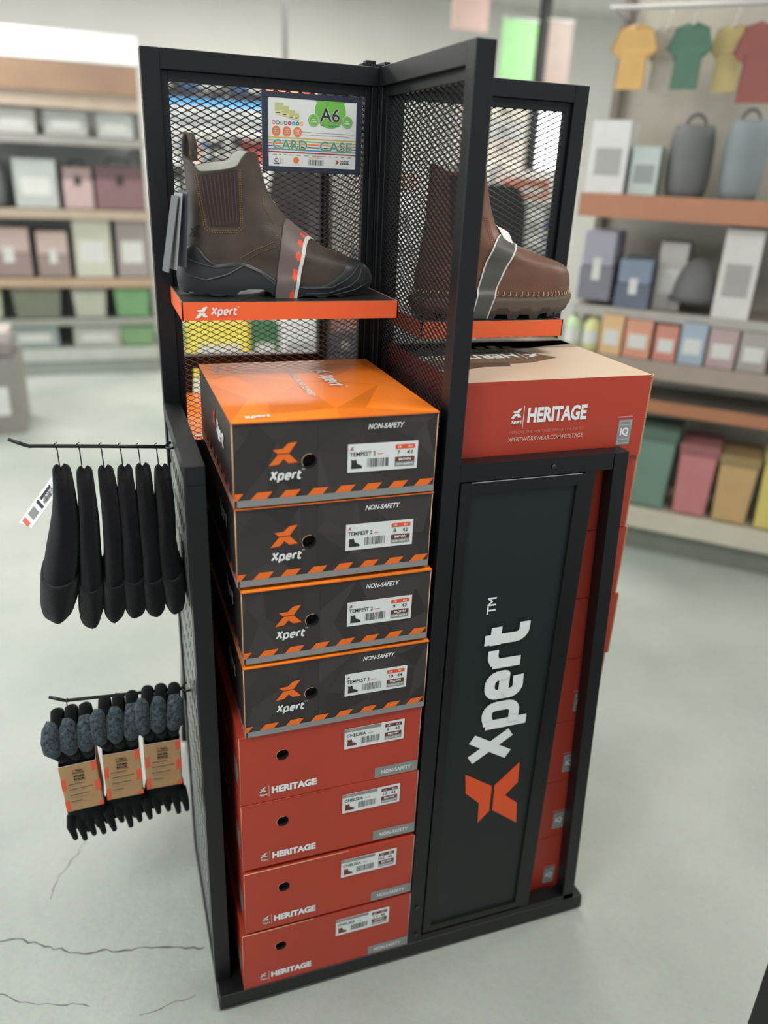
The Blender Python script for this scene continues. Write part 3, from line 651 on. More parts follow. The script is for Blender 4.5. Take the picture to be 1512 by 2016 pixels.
# hang tags behind the heel
for k, (x, dy, dr, col) in enumerate(((-.374, -.05, .020, (60, 66, 72)), (-.381, -.04, .010, (150, 154, 154)), (-.386, -.03, .004, (96, 100, 102)))):
    tg = MB(); p0 = V((x+.004, -.13+dy*.3, 1.505-.004*k)); dn = V((-.018-.006*k+.008, -.01, -.112)); wd = V((.006+dr*.3, -.030, 0)); n = V((.0009, 0, 0))
    mt = mat('tag_card_%d' % k, col, .4); q = [p0-wd*.5, p0+wd*.5, p0+wd*.5+dn, p0-wd*.5+dn]
    tg.add(q+[p+n for p in q], [(0, 1, 2, 3), (7, 6, 5, 4), (0, 4, 5, 1), (1, 5, 6, 2), (2, 6, 7, 3), (3, 7, 4, 0)], mt)
    if k == 0:
        X = wd.normalized(); Y = (-dn).normalized(); f = Face(tg, p0-wd*.5+dn, X, Y, -.0005)
        for r in range(16): f.rect(.006, .012+r*.0055, .018+(r*7 % 5)*.002, .0133+r*.0055, GREYW, 1)
    tg.build('hang_tag', B1)
tg = MB(); tg.tube([(-.366, -.118, 1.548), (-.371, -.135, 1.53), (-.371, -.14, 1.505)], .0006, INK, 5); tg.build('tag_string', B1)

B2 = thing('chelsea_boot', 'chestnut brown round-toed work boot with cleated brown sole on the right shelf', 'boot', (.03, -.13, 1.31))
b2 = Boot(.028, -.135, 1.3085,
    [(0, .296), (.03, .304), (.05, .308), (.074, .304), (.088, .294), (.098, .272), (.106, .242), (.116, .214), (.127, .180), (.14, .158), (.16, .142), (.195, .128), (.24, .116), (.262, .110)],
    [(0, .002), (.03, -.004), (.065, -.004), (.1, .002), (.17, .012), (.262, .016)],
    [(0, .047), (.04, .051), (.07, .052), (.10, .047), (.13, .043), (.17, .042), (.262, .048)],
    [(0, .250), (.15, .240), (.4, .236), (.62, .240), (.78, .250), (1, .256)],
    [(0, .036), (1, .040)],
    [(0, .004), (.22, 0), (.28, .012), (.36, .012), (.42, .0), (.7, .0), (.86, .005), (1, .017)], .0055)
b2.bl = .080
m, li = b2.skin(LEA2, LIN)
for rr in (0, .004, .008): b2.stitch(m, [(.112-rr, .170), (.122-rr, .15), (.127-rr, .13), (.122-rr, .105), (.108-rr, .088), (.09, .078-rr)], THO)
m.build('leather_upper', B2); li.build('lining', B2, 'pale grey lining')
g = MB(); b2.patch(g, lambda t: .034+.010*t, lambda t: .088+.004*t, lambda t: .234-.10*t, lambda t: .238-.104*t, 0, 1, .001, ELA, 10, 24); g.build('elastic_gusset', B2, 'dark elastic gusset')
SOL = mat('brown_rubber', (98, 84, 72), .5); SOL2 = mat('dark_brown_rubber', (70, 58, 50), .6)
so = b2.sole(SOL, SOL2, lug=.0080, n=288, steps=14, wall=lambda v: .0062 if v < .30 else (.0085 if v < .90 else .006), split=.16).build('cleated_sole', B2, 'thick brown cleated sole')
ws = MB()
for j in range(86):
    ph = 2*pi*j/86
    if sin(ph) > -.2: a = b2.pt(ph, .0405, .0045); c2 = b2.pt(ph+.028, .0415, .0045); d2 = b2.pt(ph+.035, .048, .0006); ws.tube([b2.w(a), b2.w(c2), b2.w(d2)], .0009, mat('welt_thread', (188, 158, 130), .7), 5)
ws.build('welt_stitching', so)
bd = MB(); xl = lambda t: .154-.064*t**.45; xr = lambda t: .202-.080*t**.5
z2 = lambda xx: (lambda t: (lambda top: top*(1-t**1.9)+.001)(b2.near(xx(t), .3).z))
off2 = lambda x, z: .003+max(0, min(.007, (.052-z)*.6))
BG = mat('band_grey_print', (84, 84, 76), .4)
for sd in (-1, 1): b2.patch(bd, xl, xr, lambda t: .140*(1-t**1.3)+.001, lambda t: .126*(1-t**1.3)+.001, 0, 1, off2, BG, 14, 48, lambda i, j: BWH if j in (0, 13) else BG, side=sd)
bd.build('paper_band', B2, 'grey paper band with white edges')
bd = MB(); rows = []
for i in range(13):
    a = i/12*pi; x = .168-.024*sin(a); rows.append([b2.w(V((x+.0*k, -.030*cos(a)*1.0, b2.near(x, .3).z-.002-.018*cos(a)**2+.003)) + V((k*(.192-x)*.5, 0, -k*.010))) for k in (0, 1)])
bd.grid(rows, mat('white_band_tab', (228, 230, 226), .5)); bd.build('band_tab', B2, 'rounded white band tab')

# ------------------------------------------------------------------ card case sign on the left wing
cc = thing('card_case', 'rigid sign sleeve holding a white A6 card, clipped to the left wing above the boot', 'sign', (-.134, -.0225, 1.597))
def sleeve():
    X = V((.1755, 0, -.001)).normalized(); w, h = .1755, .122; O = V((-.222, -.0235, 1.537)); N = V((0, -1, 0)); Z = V((0, 0, 1)); m = MB(); NV = mat('navy_pvc', (44, 50, 66), .3)
    for u0, v0, u1, v1 in ((0, 0, w, .0085), (0, h-.0085, w, h), (0, .0085, .0105, h-.0085), (w-.0105, .0085, w, h-.0085)):
        a = O+X*u0+Z*v0; m.box((a.x, a.y, a.z), (a.x+u1-u0, a.y+.003, a.z+v1-v0), NV)
    m.build('sleeve_frame', cc, bevel=.0006)
    m = MB(); o = O+V((.0105, .0008, .0085)); cw, ch = w-.021, h-.017; m.box((o.x, o.y, o.z), (o.x+cw, o.y+.0012, o.z+ch), mat('card_white', (216, 220, 216), .35))
    f = Face(m, o, (1, 0, 0), (0, 0, 1), .00025)
    G = mat('card_green', (106, 176, 72), .5); G2 = mat('letter_green', (86, 150, 100), .5); TE = mat('card_orange', (220, 122, 72), .5); YL = mat('card_gold', (206, 170, 84), .5)
    pts = [(.107+.0275*cos(a*pi/20), min(ch, .0895-.0+.0265*sin(a*pi/20))) for a in range(-26, 7)]; pts = [p for p in pts]
    f.poly([(.0815, ch)]+[(.108+.0275*cos(a*pi/24), .0885+.0255*sin(a*pi/24)) for a in range(-28, 5) if .0885+.0255*sin(a*pi/24) <= ch]+[(.1345, ch)], G, 1)
    for u, v in ((.0785, .074), (.138, .074)): f.disc(u, v, .0102, GREYW, 1.6); f.disc(u, v, .0095, G, 2.2); f.ring(u, v, .0082, .0004, GREYW, 3); f.rect(u-.003, v+.0005, u+.003, v+.0022, GREYW, 3); f.rect(u-.005, v-.0028, u+.005, v-.0010, GREYW, 3)
    f.text('A6', .0885, .0725, .037, .0222, GREYW, 3, bold=.05); f.text('A6', .0895, .0732, .035, .0208, INK, 4, bold=.012)
    f.rect(.0905, .0668, .098, .0682, MATS['letter_green'] if 0 else G2, 3); f.rect(.104, .0668, .124, .0682, G2, 3)
    for i, (u, v, a) in enumerate(((.012, .079, .014), (.024, .077, .012), (.036, .0745, .010), (.045, .073, .008))): f.rect(u, v, u+a, v+a*1.35, mat('cream_picture', (214, 208, 160), .5), 1+i*.5); f.rect(u, v+a*.45, u+a, v+a*1.3, mat('olive_picture', (184, 188, 130), .5), 1.3+i*.5); f.rect(u+.001, v+a*.2, u+a*.6, v+a*.3, INK, 1.4+i*.5)
    for i, c in enumerate(((200, 80, 120), (80, 80, 140), (150, 180, 110), (120, 60, 120), (210, 60, 110), (60, 160, 210), (60, 130, 90), (230, 160, 90))): f.ring(.0095+i*.0068, .0675, .0031, .0011 if i < 4 else .0022, mat('dot_%s' % 'abcdefgh'[i], c, .5), 1)
    for i in range(3):
        u = .0135+i*.0185; f.disc(u, .0545, .0074, TE, 1, ry=.0080)
        for k in range(3): f.rect(u-.004, .0515+k*.0028, u+.004, .0522+k*.0028, GREYW, 2)
        f.rect(u-.0012+i*.001, .0505, u-.0004+i*.001, .0588, GREYW, 2.2)
    f.rect(.058, .0548, .150, .0554, GRY, 1); f.rect(.058, .0508, .143, .0514, GRY, 1)
    for v, c in ((.0440, 'card_gold'), (.0395, None), (.0350, 'card_orange'), (.0305, None), (.0258, None)): 
        mt = MATS[c] if c else mat('stripe_%d' % int(v*1e4), {395: (150, 180, 90), 305: (60, 70, 96), 258: (56, 138, 190)}[int(round(v*1e4))], .5); f.rect(0, v, cw, v+.0019, mt, 1)
    f.rect(0, .0216, cw, .0236, REDT, 1)
    f.text('CARD', .0065, .0262, .062, .0165, GREYW, 1.8, bold=.05); f.text('CASE', .0885, .0262, .060, .0165, GREYW, 1.8, bold=.05)
    f.text('CARD', .0075, .0268, .060, .0153, G2, 2.6, bold=.012); f.text('CASE', .0895, .0268, .058, .0153, G2, 2.6, bold=.012)
    for i, (a, c) in enumerate(((.008, .014), (.018, .022), (.026, .032), (.036, .044), (.048, .056), (.062, .070), (.076, .1), (.106, .111), (.116, .122), (.128, .134), (.140, .147))): f.rect(a, .0178, c, .0190, GRY, 1)
    f.ring(.0135, .0095, .0034, .001, INK, 1); f.rect(.0085, .0035, .0185, .0052, INK, 1); f.rect(.0205, .0035, .0210, .0135, GRY, 1); f.rect(.0225, .004, .0255, .013, GREYW, 1)
    f.disc(.048, .0105, .0052, TE, 1); f.rect(.043, .0030, .054, .0035, GRY, 1)
    f.text('NO: JX-8U6', .071, .0140, .022, .0026, TE, 1); f.barcode(.070, .0035, .027, .0090, 1, 4)
    f.poly([(.1180, .0135), (.1215, .0135), (.1245, .0105), (.1215, .0072), (.1180, .0072), (.1205, .0104)], REDT, 1)
    for i in range(5): f.rect(.1265+i*.0034, .0075, .1290+i*.0034, .0130, INK, 1); f.rect(.1272+i*.0034, .0090, .1283+i*.0034, .0120, GREYW, 1.6)
    f.rect(.122, .0035, .1435, .0040, GRY, 1)
    m.build('printed_card', cc)
    m = MB()
    for x in (O.x+.02, O.x+w-.02):
        m = MB(); m.tube([(x, O.y+.001, O.z+h-.002), (x, O.y+.001, O.z+h+.004), (x, O.y+.012, O.z+h+.005), (x, O.y+.022, O.z+h+.003)], .0008, BST, 6); m.build('wire_clip', cc)
sleeve()

# ------------------------------------------------------------------ peg hooks, beanies and sock bundles
HK = mat('black_wire', (40, 42, 42), .3, metal=.4)
def peg(name, y, z, dz, label):
    t = thing(name, label, 'hook', (-.4125, y, z)); b = MB()
    tipx = -.660
    b.tube([(-.418, y, z), (-.52, y, z+dz*.5), (-.628, y, z+dz), (-.634, y, z+dz), (-.640, y, z+dz+.002), (-.664, y, z+dz+.014)], .0032, HK, 12); b.build('rod', t)
    b = MB(); b.tube([(-.413, y+.014, z+.003), (-.420, y+.012, z+.001), (-.424, y, z-.001), (-.420, y-.012, z+.001), (-.4075, y-.014, z+.003)], .0026, HK, 8); b.tube([(-.419, y, z), (-.418, y, z-.028)], .0028, HK, 8); b.build('bracket', t)
    return t
peg('peg_hook', -.160, 1.099, .016, 'black wire peg hook carrying the beanies on the side panel')
peg('peg_hook', -.140, .590, .014, 'black wire peg hook carrying the sock bundles on the side panel')
KN = mat('black_knit', (21, 21, 24), .95, bump=.8, bscale=520, sheen=.08, spec=.15)
KN2 = mat('black_knit_cuff', (24, 26, 27), .95, bump=.9, bscale=420, sheen=.1, spec=.15)
def beanie(x, zt, ht, hx, bend, label, seed, sx=1.0, tagged=False):
    r = random.Random(seed); t = thing('beanie', label, 'beanie', (x, -.160, zt), 'black knitted beanies on the upper hook')
    zr = 1.099+.016*min(1, (-.418-x)/.21)
    b = MB(); b.tube([(x+.001, -.160, zr+.0065), (x-.003, -.160, zr+.004), (x, -.160, zr-.006), (x+.001, -.165, zt-.004), (x+.002, -.168, zt-.02)], .0010, HK, 6); b.build('hang_loop', t)
    prof = [(0, .005, .006), (.012, .0095, .014), (.035, .0125, .024), (.08, .0135, .036), (.2, .015, .052), (.38, .0172, .064), (.55, .0185, .074), (.70, .0195, .082), (.84, .020, .086)]
    cuff = [(.70, .0165, .080), (.695, .0205, .088), (.705, .0225, .091), (.80, .0232, .092), (.89, .0225, .090), (.95, .0195, .082), (.985, .013, .066), (1.0, .004, .030)]
    def rings(P, rib):
        R = []
        for k in range(28):
            u = k/27*(len(P)-1); i = min(len(P)-2, int(u)); f = u-i; v, a, c = [P[i][q]*(1-f)+P[i+1][q]*f for q in range(3)]
            a *= (1+(hx-1)*min(1, .15+v*1.3))*(1+.10*noise.noise(V((v*3, seed, 0)))); ring = []
            cxx = x+.004+bend*v*v + .006*noise.noise(V((v*2.2, seed*3.1, 5)))
            for j in range(40):
                g = 2*pi*j/40; w = 1+.10*noise.noise(V((cos(g)*1.3, sin(g)*1.3+seed, v*3)))-.20*max(0, 1-abs(((g-4.9+pi) % (2*pi))-pi)*2.2)*max(0, 1-v*1.8)
                q = abs(sin(g))**.8*(1 if sin(g) > 0 else -1)
                sag = -.012*max(0, 1-v/.3)*abs(sin(g))**2
                ring.append((cxx + cos(g)*a*w, -.168+q*c*w*sx, zt-ht*v+sag))
            R.append(ring)
        c0 = V([sum(p[i] for p in R[0])/40 for i in range(3)]); c1 = V([sum(p[i] for p in R[-1])/40 for i in range(3)])
        return [[tuple(c0)]*40]+R+[[tuple(c1-V((0, 0, .002)))]*40]
    b = MB(); b.grid(rings(prof, 0), KN, closed=True); b.build('knit_body', t)
    b = MB(); b.grid(rings(cuff, 1), KN2, closed=True); b.build('folded_cuff', t)
    if tagged:
        b = MB(); X = V((.55, .35, .86)).normalized(); O = V((-.668, -.150, .980)); X = (V((-.604, -.165, 1.066))-O).normalized(); Y = V((.5, -.6, -.35)); Y = (Y-X*Y.dot(X)).normalized()
        f = Face(b, O, X, Y, -.0004); f.poly([(0, 0), (.012, .026), (.112, .026), (.112, 0)], WHITE, 0); b.add([f.P(0, 0, -1.5), f.P(.012, .026, -1.5), f.P(.112, .026, -1.5), f.P(.112, 0, -1.5)], [(3, 2, 1, 0)], WHITE)
        for k in (1, ): 
            f.rect(.050, .004, .056, .021, INK, k); f.rect(.024, .005, .042, .020, GRY, k); f.rect(.060, .005, .090, .010, INK, k); f.rect(.060, .014, .080, .019, GRY, k); f.rect(.007, .004, .016, .019, ORB, k); f.disc(.104, .013, .003, INK, k)
            f.barcode(.064, .011, .028, .010, k+.5, 9)
        b.build('price_tag', t, 'white price tag')
BL = ['outermost black beanie on the upper hook, with the white price tag', 'second black beanie from the outer end of the upper hook', 'third black beanie from the outer end of the upper hook', 'fourth black beanie from the outer end of the upper hook', 'fifth black beanie from the outer end of the upper hook', 'innermost black beanie on the upper hook, against the side panel']
for i, (x, zt, ht, hx, bend) in enumerate([(-.594, 1.085, .262, 1.45, -.034), (-.560, 1.079, .275, .98, -.016), (-.526, 1.078, .270, .90, -.010), (-.496, 1.077, .265, 1.0, -.004), (-.4675, 1.077, .268, .98, .0), (-.438, 1.073, .262, 1.0, .004)]):
    beanie(x, zt, ht, hx, bend, BL[i], i*7+2, 1.0, i == 0)
SK = mat('black_wool', (19, 21, 22), .95, bump=.7, bscale=420, sheen=.08, spec=.15)
HG = mat('charcoal_heather_wool', (66, 75, 80), .95, bump=1.0, bscale=330, var=.75, vscale=190, sheen=.1, spec=.15)
KB = mat('kraft_band', (186, 146, 100), .65, var=.05, vscale=50)
def socks(x, dz, rot, label, seed):
    zr = .590+.014*min(1, (-.418-x)/.21); zt = zr-.012+dz; y = -.150; r = random.Random(seed)
    t = thing('sock_bundle', label, 'socks', (x, y, zt), 'banded work socks on the lower hook'); R = Matrix.Rotation(rot, 4, 'Y'); c = V((x, y, zt)); P = lambda a, b_, z: c + R @ V((a, b_, z))
    b = MB(); b.tube([P(.002, .008, .0190-dz), P(0, .004, .0165-dz), P(0, -.004, .006-dz), P(.001, -.010, -.03), P(.002, -.014, -.06)], .0011, HK, 6); b.build('hanger_wire', t)
    for k, a in enumerate((-.024, .001, .026)):
        b = MB(); j = r.uniform(-.003, .003)
        b.tube([P(a*.7, .014, -.12), P(a+.003, .016, -.05), P(a+.004, .010, -.018+j), P(a+.003, -.002, -.008+j), P(a+.002, -.012, -.022+j), P(a, -.018, -.05)], [.010, .013, .012, .010, .011, .010], SK, 14)
        b.tube([P(a*1.15-.002, -.012, -.020+j), P(a*1.25-.004, -.022, -.032), P(a*1.25-.006, -.031, -.050), P(a*1.2-.007, -.034, -.068), P(a*1.1-.006, -.030, -.080)], [.010, .0155, .0178, .0168, .012], HG, 18)
        b.tube([P(a*1.1-.004, -.030, -.066), P(a*1.0-.003, -.026, -.088), P(a*.85, -.014, -.112)], [.0115, .0125, .0095], SK, 14)
        b.build('folded_sock', t)
    rows = []
    for i in range(25):
        v = i/24; z = -.062-.215*v; hw = interp(v, [(0, .026), (.1, .035), (.25, .032), (.72, .032), (.85, .038), (.96, .036), (1, .024)]); hd = interp(v, [(0, .020), (.15, .024), (.25, .022), (.75, .022), (1, .018)])
        rows.append([P(cos(g)*hw*(1+.06*sin(g*5+seed)), -.004+sin(g)*hd*(1+.08*sin(g*7+v*9)), z) for g in [2*pi*q/36 for q in range(36)]])
    b = MB(); b.grid([[P(0, 0, -.072)]*36]+rows+[[P(0, 0, -.284)]*36], SK, closed=True); b.build('sock_body', t)
    b = MB()
    for k in range(13):
        a = -.036+.0062*k+r.uniform(-.002, .002); yy = -.020+.018*(k % 3); L = .012+r.uniform(0, .020)
        b.tube([P(a*.9, yy*.6, -.250), P(a, yy-.002, -.272), P(a+.003, yy-.003, -.276-L*.6), P(a+.004, yy-.002, -.278-L), P(a+.004, yy, -.2805-L)], [.0085, .0082, .0062, .0050, .0025], SK, 10)
    b.build('sock_toes', t)
    # cardboard band
    b = MB(); w, d0, z0, z1 = .0345, .034, -.222, -.112; cs = []
    for px, py in ((-w, -d0), (w, -d0), (w, d0), (-w, d0)):
        a0 = {(-1, -1): 180, (1, -1): 270, (1, 1): 0, (-1, 1): 90}[(1 if px > 0 else -1, 1 if py > 0 else -1)]
        for q in range(5): g = (a0+q*22.5)*pi/180; cs.append((px-(.003 if px > 0 else -.003)+.003*cos(g), py-(.003 if py > 0 else -.003)+.003*sin(g)))
    b.grid([[P(a, c_, z) for a, c_ in cs] for z in (z0, z1)], KB, closed=True, smooth=False); b.grid([[P(a*.97, c_*.97, z) for a, c_ in cs] for z in (z1, z0)], KB, closed=True, smooth=False); b.grid([[P(a*k, c_*k, z1) for a, c_ in cs] for k in (1, .97)], WHITE, closed=True)
    f = Face(b, P(-w, -d0, z0), R @ V((1, 0, 0)), R @ V((0, 0, 1)), .0004); W2, H2 = 2*w, z1-z0
    for v0 in (.0, .052): f.poly([(0, v0), (.0085, v0+.003), (.0085, v0+.028), (0, v0+.026)], ORB, 1)
    for v0 in (-.018, .036, .086): f.poly([(W2-.010, max(0, v0)), (W2, max(.001, v0+.005)), (W2, min(H2, v0+.031)), (W2-.010, min(H2, v0+.024))], ORB, 1)
    f.xpert(.029, .0945, .0042, INK, tm=False, w=.24); f.mark(.0225, .0945, .0045, .0042, REDT); f.rect(.023, .0875, .045, .0925, mat('kraft_shade_print', (150, 118, 80), .6), 1); f.rect(.023, .0885, .045, .0890, INK, 2); f.rect(.023, .0908, .045, .0912, INK, 2)
    f.text('WORK', .0235, .0795, .021, .0055, INK, 2, bold=.05); f.text('SOCK', .0235, .0725, .021, .0055, INK, 2, bold=.05); f.rect(.023, .0705, .045, .0710, INK, 2)
    for q, (v, L, bo) in enumerate(((.064, .030, 1), (.061, .028, 0), (.058, .022, 0), (.052, .043, 1), (.049, .03, 0), (.046, .034, 0), (.038, .036, 1), (.035, .018, 0), (.032, .034, 0), (.029, .030, 0), (.022, .020, 1), (.019, .028, 0), (.016, .016, 0))): f.rect(.012, v, .012+L, v+(.0012 if bo else .0006), INK if bo else GRY, 1)
    g = Face(b, P(w, -d0, z0), R @ V((0, 1, 0)), R @ V((0, 0, 1)), .0004); g.ring(.030, .040, .012, .0008, GREYW, 1, 6)
    b.build('kraft_band', t, 'kraft cardboard band with coral blocks')
socks(-.634, .008, -.05, 'outermost bundle of black work socks on the lower hook', 3)
socks(-.548, .022, .0, 'middle bundle of black work socks on the lower hook', 11)
socks(-.468, .034, .02, 'innermost bundle of black work socks on the lower hook, beside the side panel', 19)

# ------------------------------------------------------------------ shop fittings and goods behind the stand
class Frame:
    """shelf frame: s along the front, e into the depth, z up"""
    def __init__(s, o, d): s.o = V(o); s.d = V(d).normalized(); s.n = V((-s.d.y, s.d.x, 0))
    def p(s, a, e, z): q = s.o+s.d*a+s.n*e; return V((q.x, q.y, z))
    def box(s, mb, a0, a1, e0, e1, z0, z1, m, r=0):
        vs = [s.p(a, e, z) for z in (z0, z1) for a, e in ((a0, e0), (a1, e0), (a1, e1), (a0, e1))]
        mb.add(vs, [(0, 3, 2, 1), (4, 5, 6, 7), (0, 1, 5, 4), (1, 2, 6, 5), (2, 3, 7, 6), (3, 0, 4, 7)], m)
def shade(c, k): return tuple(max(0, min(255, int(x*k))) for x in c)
def cm(c, r=.7): return mat('goods_%d_%d_%d_%d' % (c[0], c[1], c[2], int(r*10)), c, r, var=.06, vscale=9)
def gondola(F, label, a0, a1, dep, h, shelves, back, edge, base):
    t = thing('shelving_unit', label, 'shelving', F.p((a0+a1)/2, dep/2, 0)); b = MB()
    F.box(b, a0, a1, dep-.02, dep, .10, h, cm(back, .8)); b.build('back_panel', t)
    for a in (a0, a1-.03): b = MB(); F.box(b, a, a+.03, dep-.06, dep-.021, 0, h, cm(shade(edge, .8))); b.build('upright', t)
    b = MB(); F.box(b, a0, a1, .03, dep-.061, 0, .11, cm(base[0])); F.box(b, a0, a1, 0, dep-.061, .11, .20, cm(base[1])); b.build('plinth', t)
    for z, e0, fh, c in shelves:
        b = MB(); F.box(b, a0, a1, e0+.012, dep-.061, z-.02, z, cm(shade(edge, .95))); F.box(b, a0, a1, e0, e0+.012, z-fh, z+.004, cm(c)); b.build('shelf', t)
    return t
GC = {}
def goods(F, kind, col, a, e, z, w, h, d, label, group=None):
    g_ = sum(col)/3; col = tuple(int(x*(1-.16)+g_*.16+(232-x)*.10) if sum(col) > 200 else x for x in col)
    name, cat = {'shirt': ('hanging_shirt', 'shirt'), 'fold': ('folded_garment', 'clothing'), 'bin': ('storage_bin', 'bin'), 'carton': ('carton', 'box'), 'bottle': ('bottle', 'bottle'), 'pack': ('packet', 'packet'), 'bag': ('bag', 'bag'), 'helmet': ('safety_helmet', 'helmet'), 'toolbox': ('toolbox', 'toolbox'), 'sack': ('sack', 'sack')}[kind]
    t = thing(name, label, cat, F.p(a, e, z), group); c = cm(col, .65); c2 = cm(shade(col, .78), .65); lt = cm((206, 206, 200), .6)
    def bx(a0, a1, e0, e1, z0, z1, m, nm, bev=0): b = MB(); F.box(b, a+a0, a+a1, e+e0, e+e1, z+z0, z+z1, m); return b.build(nm, t, bevel=bev)
    if kind == 'shirt':
        P = [(-.5, .0), (.5, .0), (.5, .55), (.56, .50), (.86, .62), (.62, .93), (.16, 1), (0, .95), (-.16, 1), (-.62, .93), (-.86, .62), (-.56, .50), (-.5, .55)]
        b = MB(); b.prism([(u*w*.58, v*h) for u, v in P], lambda u, v, q: F.p(a+u, e+q*(1+.3*sin(u*60)), z+v), -.014, .014, c); b.build('fabric', t, bevel=.004)
        b = MB(); b.tube([F.p(a-w*.3, e, z+h*.93), F.p(a, e, z+h*1.01), F.p(a+w*.3, e, z+h*.93)], .004, lt, 6); b.tube([F.p(a, e, z+h), F.p(a, e, z+h+.03), F.p(a+.012, e, z+h+.045), F.p(a, e, z+h+.055)], .0025, lt, 6); b.build('hanger', t)
    elif kind == 'fold':
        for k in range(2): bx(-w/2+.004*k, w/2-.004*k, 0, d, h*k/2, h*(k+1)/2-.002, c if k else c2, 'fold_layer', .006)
        bx(-w*.12, w*.12, -.001, .001, h*.3, h*.62, lt, 'size_tag')
    elif kind == 'bin':
        b = MB(); B = [F.p(a+x*w/2*.88, e+y, z) for x, y in ((-1, .01), (1, .01), (1, d-.01), (-1, d-.01))]; T = [F.p(a+x*w/2, e+y, z+h*.86) for x, y in ((-1, 0), (1, 0), (1, d), (-1, d))]
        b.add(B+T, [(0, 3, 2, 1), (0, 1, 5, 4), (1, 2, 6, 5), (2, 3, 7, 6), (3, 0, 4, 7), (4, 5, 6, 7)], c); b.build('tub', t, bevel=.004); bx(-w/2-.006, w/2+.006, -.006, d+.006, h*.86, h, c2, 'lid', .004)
    elif kind in ('carton', 'pack'):
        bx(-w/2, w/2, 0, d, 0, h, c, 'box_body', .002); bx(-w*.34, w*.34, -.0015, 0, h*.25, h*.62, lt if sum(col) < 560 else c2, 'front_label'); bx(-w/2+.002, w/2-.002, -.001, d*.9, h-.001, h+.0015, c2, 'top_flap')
    elif kind == 'bottle':
        b = MB(); p = F.p(a, e+w/2, z); b.tube([p+V((0, 0, q*h)) for q in (0, .02, .3, .62, .74, .80)], [w*.46, w*.5, w*.5, w*.5, w*.32, w*.17], c, 18); b.build('bottle_body', t)
        b = MB(); b.tube([p+V((0, 0, q*h)) for q in (.80, .99)], w*.2, c2, 12); b.build('cap', t); b = MB(); b.tube([p+V((0, 0, q*h)) for q in (.2, .5)], w*.505, lt, 18, caps=False); b.build('label_wrap', t)
    elif kind == 'helmet':
        b = MB(); p = F.p(a, e+d/2, z); b.grid([[p+V((cos(g)*w/2*cos(q), sin(g)*d/2*cos(q), h*sin(q))) for g in [2*pi*k/24 for k in range(24)]] for q in [i*pi/16 for i in range(9)]], c, closed=True); b.build('shell', t)
        b = MB(); b.tube([p+V((cos(g)*w*.53, sin(g)*d*.53, .006)) for g in [2*pi*k/24 for k in range(25)]], .007, c2, 6); b.build('brim', t)
    elif kind in ('bag', 'sack'):
        b = MB(); R = []
        for i in range(11):
            v = i/10; k = 1-.16*abs(2*v-1)**3; R.append([F.p(a+cos(g)*w/2*k*(1+.05*sin(3*g+a*9)), e+d/2+sin(g)*d/2*k, z+h*v) if 1 else 0 for g in [2*pi*q/28 for q in range(28)]])
        b.grid([[F.p(a, e+d/2, z)]*28]+R+[[F.p(a, e+d/2, z+h)]*28], c, closed=True); b.build('bag_body', t)
        if kind == 'bag': b = MB(); b.tube([F.p(a+cos(q)*w*.22, e+d/2, z+h*.96+sin(q)*.05) for q in [pi*k/8 for k in range(9)]], .006, c2, 6); b.build('handle', t)
        else: bx(-w*.3, w*.3, -.004, .02, h*.3, h*.6, c2, 'printed_panel')
    elif kind == 'toolbox':
        bx(-w/2, w/2, 0, d, 0, h*.6, c, 'body', .006); bx(-w/2+.004, w/2-.004, .004, d-.004, h*.6, h*.86, c2, 'lid', .006); b = MB(); b.tube([F.p(a-w*.25, e+d/2, z+h*.85), F.p(a-w*.22, e+d/2, z+h), F.p(a+w*.22, e+d/2, z+h), F.p(a+w*.25, e+d/2, z+h*.85)], .007, cm((40, 40, 42)), 8); b.build('handle', t); bx(-.02, .02, -.004, 0, h*.5, h*.68, cm((40, 40, 42)), 'latch')
    return t
R1 = Frame((1.71, 1.209, 0), (.716, -.698, 0))
gondola(R1, 'long beige shelving unit on the right with brown shelf edges', -.46, 1.15, .44, 2.26, [(1.50, .0, .085, (178, 124, 96)), (.86, -.0, .07, (156, 142, 130)), (.68, .06, .05, (170, 116, 84))], (178, 172, 160), (150, 140, 128), ((116, 120, 108), (196, 190, 170)))
b = MB(); b.tube([R1.p(-.46, .10, 2.16), R1.p(1.15, .10, 2.16)], .009, cm((170, 170, 168), .4), 10)
for a in (-.44, .4, 1.12): b.tube([R1.p(a, .10, 2.16), R1.p(a, .42, 2.16)], .008, cm((170, 170, 168), .4), 8)
tag(b.build('garment_rail', label='pale metal garment rail along the top of the right shelving', cat='rail'))
